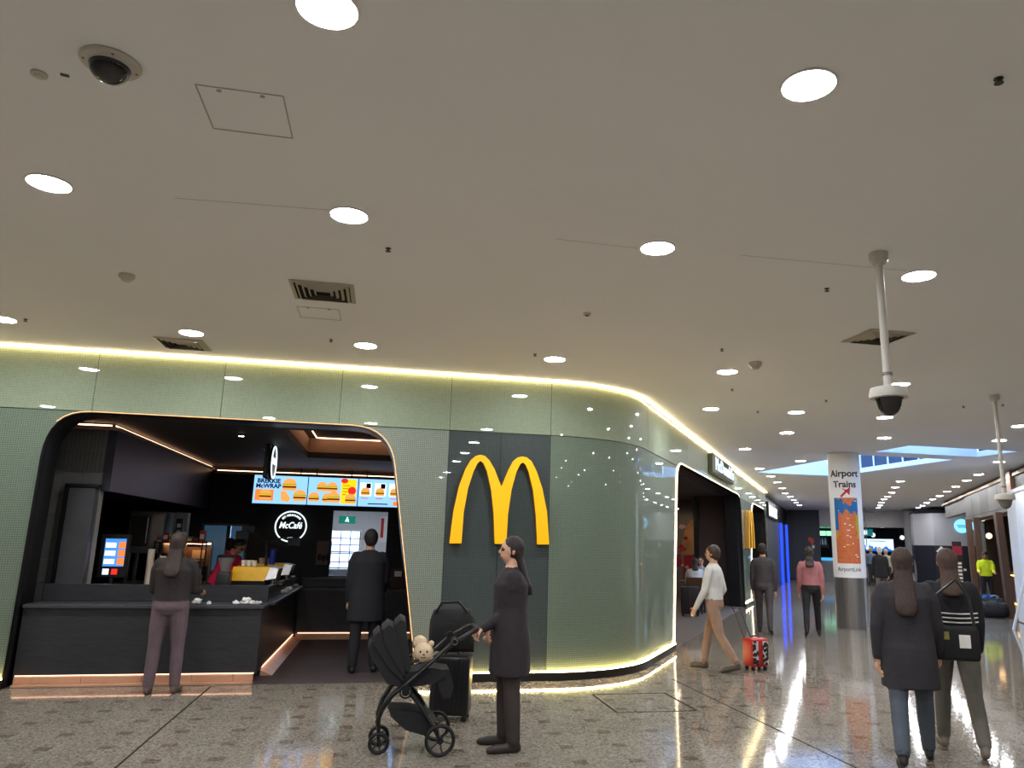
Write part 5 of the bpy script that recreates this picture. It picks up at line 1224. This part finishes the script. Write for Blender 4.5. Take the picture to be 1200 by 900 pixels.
        ac_ = ac_.normalized(); ap = (ap-d2*ap.dot(d2)).normalized(); curl = 1.0 if grip[i] else .35
        smoothtube(acc, [wr, wr+d2*.03, wr+d2*.085], [.026,.032,.036], 'skin', flat=.5, up=ac_)
        for j, (o_, L) in enumerate(((.030,.072),(.010,.082),(-.010,.076),(-.030,.060))):
            b0 = wr+d2*.085+ac_*o_; c1 = b0+(d2*cos(curl)+ap*sin(curl))*L*.5; c2 = c1+(d2*cos(curl*2.2)+ap*sin(curl*2.2))*L*.5
            smoothtube(acc, [b0-d2*.02, b0, c1, c2], [.0095,.0095,.009,.008], 'skin', n=8, step=.012)
        b0 = wr+d2*.03+ac_*.03; c1 = b0+(d2*.6+ac_*.7+ap*.3).normalized()*.04; c2 = c1+(d2*.9+ac_*.1+ap*.5*(1+curl)).normalized()*.032
        smoothtube(acc, [b0-ac_*.012, b0, c1, c2], [.012,.011,.010,.009], 'skin', n=8, step=.012)
    # neck and head
    hm = Lm @ Matrix.Translation((0,-.005,1.50)) @ Matrix.Rotation(heady, 4, 'Z') @ Matrix.Rotation(headp, 4, 'X')
    smoothtube(acc, [U((0,.005,1.42)), hm @ Vector((0,.01,.06))], [.056,.052], 'skin')
    src = B(); labs = []
    def put(P, R, lab, n, flat, up_):
        nv = len(src.bm.verts); src.tube([Vector(p) for p in P], list(R), n, True, 0, flat=flat, up=up_); labs.extend([lab]*(len(src.bm.verts)-nv))
    for a in acc: put(*a)
    rg = []; lb = []
    for (z0,x0,y0,l0), (z1,x1,y1,l1) in zip(rings, rings[1:]):
        k = max(1, int((z1-z0)/.03))
        for j in range(k): u = j/k; rg.append((z0*(1-u)+z1*u, x0*(1-u)+x1*u, y0*(1-u)+y1*u)); lb.append(l0)
    rg.append(rings[-1][:3]); lb.append(rings[-1][3])
    N = 28; R_ = []
    for (z, x, y), l in zip(rg, lb):
        fn = (lambda v: U(v)) if z >= .93 else (lambda v: Vector(v))
        R_.append([tuple(fn((x*cos(2*pi*i/N), y*sin(2*pi*i/N)+(.0 if z > .95 else .008), z))) for i in range(N)])
    if not (seated and coat): src.ring_loft(R_); labs.extend([l for l in lb for _ in range(N)])
    def blob(c, r, lab, u=18, v=14):
        nv = len(src.bm.verts); src.ell(c, r, M=hm, u=u, v=v); labs.extend([lab]*(len(src.bm.verts)-nv))
    blob((0,.0,.11),(.074,.092,.098),'skin'); blob((0,-.028,.06),(.055,.062,.07),'skin'); blob((0,-.098,.085),(.012,.018,.022),'skin',10,8); blob((0,-.088,.035),(.024,.012,.008),'lip',10,8)
    for sd in (-1,1): blob((sd*.074,.008,.09),(.012,.02,.03),'skin',10,8); blob((sd*.03,-.084,.105),(.013,.008,.008),'eye',8,6)
    me = src.mesh('body_src', [], False)
    kd = KDTree(len(me.vertices))
    for i_, v in enumerate(me.vertices): kd.insert(v.co, i_)
    kd.balance()
    tmp = bpy.data.objects.new('tmp', me); COL.objects.link(tmp)
    m1 = tmp.modifiers.new('r', 'REMESH'); m1.mode = 'VOXEL'; m1.voxel_size = vox; m1.use_smooth_shade = True
    m2 = tmp.modifiers.new('s', 'SMOOTH'); m2.factor = .5; m2.iterations = 3 if vox < .013 else 2
    dg = bpy.context.evaluated_depsgraph_get(); body = bpy.data.meshes.new_from_object(tmp.evaluated_get(dg)); bpy.data.objects.remove(tmp)
    order = ['skin','top','bot','shoe','lip','eye']
    mats = [SKINS[skin], fabric('%d_%d_%d'%top, top), fabric('%d_%d_%d'%bot, bot), mat('shoe_%d_%d_%d'%shoe, shoe, .5), mat('lip', (150,86,76), .5), mat('eye_dark', (40,30,26), .3)]
    body.materials.clear()
    for q_ in mats: body.materials.append(q_)
    mi = []
    for f in body.polygons:
        _, i_, _ = kd.find(f.center); l_ = labs[i_]
        if coat and not seated and l_ == 'bot' and f.center.z > coat-.01: l_ = 'top'
        mi.append(order.index(l_))
    body.polygons.foreach_set('material_index', mi); body.polygons.foreach_set('use_smooth', [True]*len(mi))
    dz2 = dz+(root_z-(hipz+dz)+.08 if seated else 0)
    body.transform(Matrix.Diagonal((s,s,s,1)) @ Matrix.Translation((0,0,dz2)))
    rot = atan2(face[0], -face[1])
    t = thing('person', label, 'person', loc, rot, group); body.name = 'body'; ob('body', body, t)
    # hair
    if hair:
        hb = B(); G = Matrix.Diagonal((s,s,s,1)) @ Matrix.Translation((0,0,dz2)) @ hm
        hb.ell((0,.016,.117),(.086,.098,.106), u=24, v=16); hb.ell((0,.05,.07),(.076,.06,.07), u=18, v=12)
        if hairlen:
            L = hairlen
            hb.ring_loft([[(k*.085*cos(q_), .055+.038*sin(q_)+b_, z) for q_ in [2*pi*j/16 for j in range(16)]] for z, k, b_ in ((.16,.55,-.02),(.08,.95,-.005),(.02,.86,.014),(-.03-L*.3,.98,.05),(-.03-L*.65,1.06,.088),(-.03-L*.85,.95,.1),(-.02-L,.6,.1))])
        hme = hb.mesh('hair_src', [], False); tmp = bpy.data.objects.new('tmp', hme); COL.objects.link(tmp)
        m1 = tmp.modifiers.new('r', 'REMESH'); m1.mode = 'VOXEL'; m1.voxel_size = max(.011, vox*.9); m2 = tmp.modifiers.new('s', 'SMOOTH'); m2.factor = .5; m2.iterations = 3
        dg = bpy.context.evaluated_depsgraph_get(); hair_me = bpy.data.meshes.new_from_object(tmp.evaluated_get(dg)); bpy.data.objects.remove(tmp)
        bm = bmesh.new(); bm.from_mesh(hair_me)
        kill = []
        for f in bm.faces:
            c = f.calc_center_median()
            if c.y < -.02 and c.z < .158-.5*abs(c.x) + (-.02-c.y)*.35: kill.append(f)
        bmesh.ops.delete(bm, geom=kill, context='FACES'); bm.transform(G); bm.to_mesh(hair_me); bm.free()
        hair_me.materials.clear(); hair_me.materials.append(mat('hair_%d_%d_%d'%hair, hair, .6, noise=.35, ns=110, stretch=(1,1,.06), bump=.8))
        hair_me.polygons.foreach_set('use_smooth', [True]*len(hair_me.polygons)); hair_me.name = 'hair'; ob('hair', hair_me, t)
    return t
def tolocal(P, loc, face):
    rot = atan2(face[0], -face[1]); d = Matrix.Rotation(-rot, 4, 'Z') @ (Vector(P)-Vector(loc)); return (d.x, d.y, d.z)
WALK = [(.30,.12,.03),(-.26,.30,.03)]; WALK2 = [(-.24,.28,.03),(.28,.1,.03)]; STAND = [(.03,.04,.06),(-.03,.03,.05)]
def at(px, py): q = fl(px, py); return (q.x, q.y, 0)
person('person in a dark top and mauve trousers ordering at the slate counter', (-2.14, 8.86, 0), (0,1), 1.64, (44,38,38), (100,84,90), (90,74,66), 0, (50,37,32), .24, .011, STAND, [(.25,.1,1.2),(.25,.1,1.1)], heavy=1.12)
person('person in black standing on the brown entrance mat', (-.15, 10.0, 0), (-.1,1), 1.74, (30,30,35), (34,34,38), (20,20,20), 0, (24,20,18), 0, .011, STAND, [(.1,.1,.9),(.05,.1,.3)], coat=.62, heavy=1.14)
P3 = person('person in a dark coat pushing the black stroller', (1.06, 6.33, 0), (-1,.02), 1.66, (42,36,40), (56,48,46), (44,36,32), 0, (34,24,20), .25, .0105, STAND, [tolocal((.76,6.51,.935),(1.06,6.33,0),(-1,.02)), tolocal((.76,6.27,.935),(1.06,6.33,0),(-1,.02))], coat=.60, grip=(1,1), heavy=1.14)
q = HANDLE; lp = Vector((4.42, 9.80, 0)); fv = Vector((-.72,.69,0)).normalized()
person('person in a white shirt and tan trousers pulling the red suitcase', lp, fv, 1.66, (206,204,200), (150,122,104), (80,70,62), 0, (60,44,34), 0, .013, WALK, [tolocal(HANDLE+Vector((0,0,.0)), lp, fv), (.2,.12,.3)], grip=(1,0), sleeve=1)
person('person in charcoal walking past the yellow arch on the corridor glass', at(897,742), (.5,.85), 1.72, (64,60,62), (72,66,68), (30,28,28), 0, (40,32,28), 0, .014, WALK2)
person('person in a pink hoodie and black trousers beside the station pillar', at(953,745), (.5,.85), 1.68, (168,108,112), (30,29,32), (24,24,24), 0, (48,36,32), .15, .014, WALK)
person('person with long dark hair in a dark coat and blue jeans', (4.12, 5.50, 0), (.55,.83), 1.66, (46,44,48), (74,82,92), (34,32,32), 0, (58,42,35), .30, .0105, WALK, [(.15,.16,.35),(-.18,.16,.25)], coat=.62, heavy=1.1)
PB = person('person in a striped black sweater and loose grey trousers', (4.74, 5.74, 0), (.5,.86), 1.66, (32,32,36), (104,100,92), (120,112,100), 0, (72,52,42), .16, .0105, WALK2, [(.1,.1,.35),(.28,.14,1.0)], heavy=1.08)
b = B()
for k in range(3): b.tube([(x, -.0+(.152*sqrt(max(0,1-(x/.22)**2))), 1.10-.035*k+.25*x*x) for x in [-.18+.036*i for i in range(11)]], .006, 6)
b.build('sweater_stripe', M_wht, PB)
t = thing('shoulder_bag', 'black shoulder bag with a white tag carried between the two walkers', 'bag', (4.52, 5.46, .76), -.5)
b = B(); b.box(-.17,.17,-.06,.06,0,.26,bev=.03,seg=3); b.build('bag_body', M_fab, t); B().tube([(-.15,0,.25),(-.1,.02,.5),(.06,.1,.62),(.13,.02,.48),(.15,0,.25)], .012, 8).build('bag_strap', M_blk, t); B().box(.02,.1,-.064,-.06,.1,.2).build('tag', M_wht, t, smooth=False); B().box(-.12,-.05,-.064,-.06,.16,.22).build('charm', mat('charm_olive',(140,130,70),.5), t, smooth=False)
person('white haired man in a black jacket walking beyond the station pillar', at(1034.5,705), (.5,.86), 1.76, (34,34,36), (104,94,86), (24,22,20), 0, (206,204,200), 0, .018, WALK, coat=.78)
P9 = person('man in a grey jacket and pale trousers wearing a navy backpack', at(1066,714), (.45,.89), 1.74, (128,126,128), (168,166,164), (60,58,58), 0, (26,22,20), 0, .018, WALK2)
b = B(); b.box(-.17,.17,.09,.26,1.0,1.5,bev=.06,seg=3); b.build('backpack', mat('backpack_navy',(28,32,46),.7), P9); B().box(-.12,.12,.255,.29,1.06,1.26,bev=.015).build('backpack_pocket', mat('backpack_navy',(28,32,46),.7), P9)
for s_ in (-1,1): B().tube([(s_*.11,.1,1.46),(s_*.12,-.03,1.48),(s_*.12,-.125,1.36),(s_*.13,-.1,1.15),(s_*.13,.06,1.05)], .018, 8).build('backpack_strap', mat('backpack_navy',(28,32,46),.7), P9)
B().tube([(.06,.1,1.52),(.12,.14,1.62),(.18,.14,1.5)], .045, 8).build('orange_hood', mat('cloth_orange',(210,84,40),.7), P9)
person('person in a red jacket and pale trousers near the far gates', at(1015.5,684), (.4,.9), 1.72, (150,30,40), (150,144,136), (40,36,36), 0, (30,24,22), 0, .022, STAND)
person('person in a blue shirt with fair hair near the far gates', at(1023,686), (.45,.9), 1.74, (84,100,118), (40,42,48), (30,30,30), 0, (168,128,82), 0, .022, STAND)
person('person in a cream shirt with pale hair near the far gates', at(1041,690), (.3,.95), 1.7, (170,160,148), (52,50,52), (30,30,30), 0, (176,150,110), 0, .022, WALK)
person('person in black standing under the far ticket screen', at(1052,684), (.2,.95), 1.6, (28,28,32), (26,26,30), (20,20,20), 1, (26,22,20), 0, .022, STAND)
HV = person('worker in a yellow hi-vis shirt looking down at his hands', cor(16.5,6.5), (-.62,-.78), 1.68, (206,224,40), (26,28,38), (22,20,20), 1, (24,20,18), 0, .015, STAND, [(.35,.05,1.15),(.35,.05,1.15)], headp=.55, lean=.15)
B().tube([(.138*cos(a), .095*sin(a)-.012, 1.27) for a in [2*pi*i/24 for i in range(24)]], .012, 6, closed=True).build('reflective_band', mat('reflective_silver',(200,204,204),.3), HV)
q = cor(9.75, -.85)
person('diner in a white hoodie seated at the cafe table', q, CD+CN*-.25, 1.68, (196,200,208), (40,42,50), (40,40,42), 0, (22,18,17), .12, .015, [(1.45,1.5,.1),(1.45,1.5,.1)], [(.5,.1,.9),(.5,.1,.9)], seated=.50, lean=.3)
person('diner in a grey top beyond the cafe table', cor(11.15, -.95), -CD, 1.66, (140,142,150), (50,50,54), (40,40,42), 0, (28,22,20), .1, .015, [(1.45,1.5,.1),(1.45,1.5,.1)], [(.5,.1,.9),(.5,.1,.9)], seated=.50)
person('person in maroon standing just inside the corridor opening', cor(3.75, -.62), CD, 1.7, (74,46,46), (96,80,74), (196,194,190), 0, (30,24,22), 0, .014, STAND)
person('cafe worker in a crimson shirt bending behind the coffee grinder', (-2.33, 11.9, 0), (.9,-.3), 1.68, (190,26,62), (24,24,28), (20,20,20), 1, (22,18,18), 0, .014, STAND, [(.7,.05,.5),(.7,.05,.5)], lean=.45, headp=.3)
person('cafe worker in black facing the blue grey window', (-2.42, 13.3, 0), (.3,1), 1.58, (30,28,32), (24,24,28), (20,20,20), 1, (20,17,17), 0, .016, STAND, [(.4,.05,.9),(.4,.05,.9)])
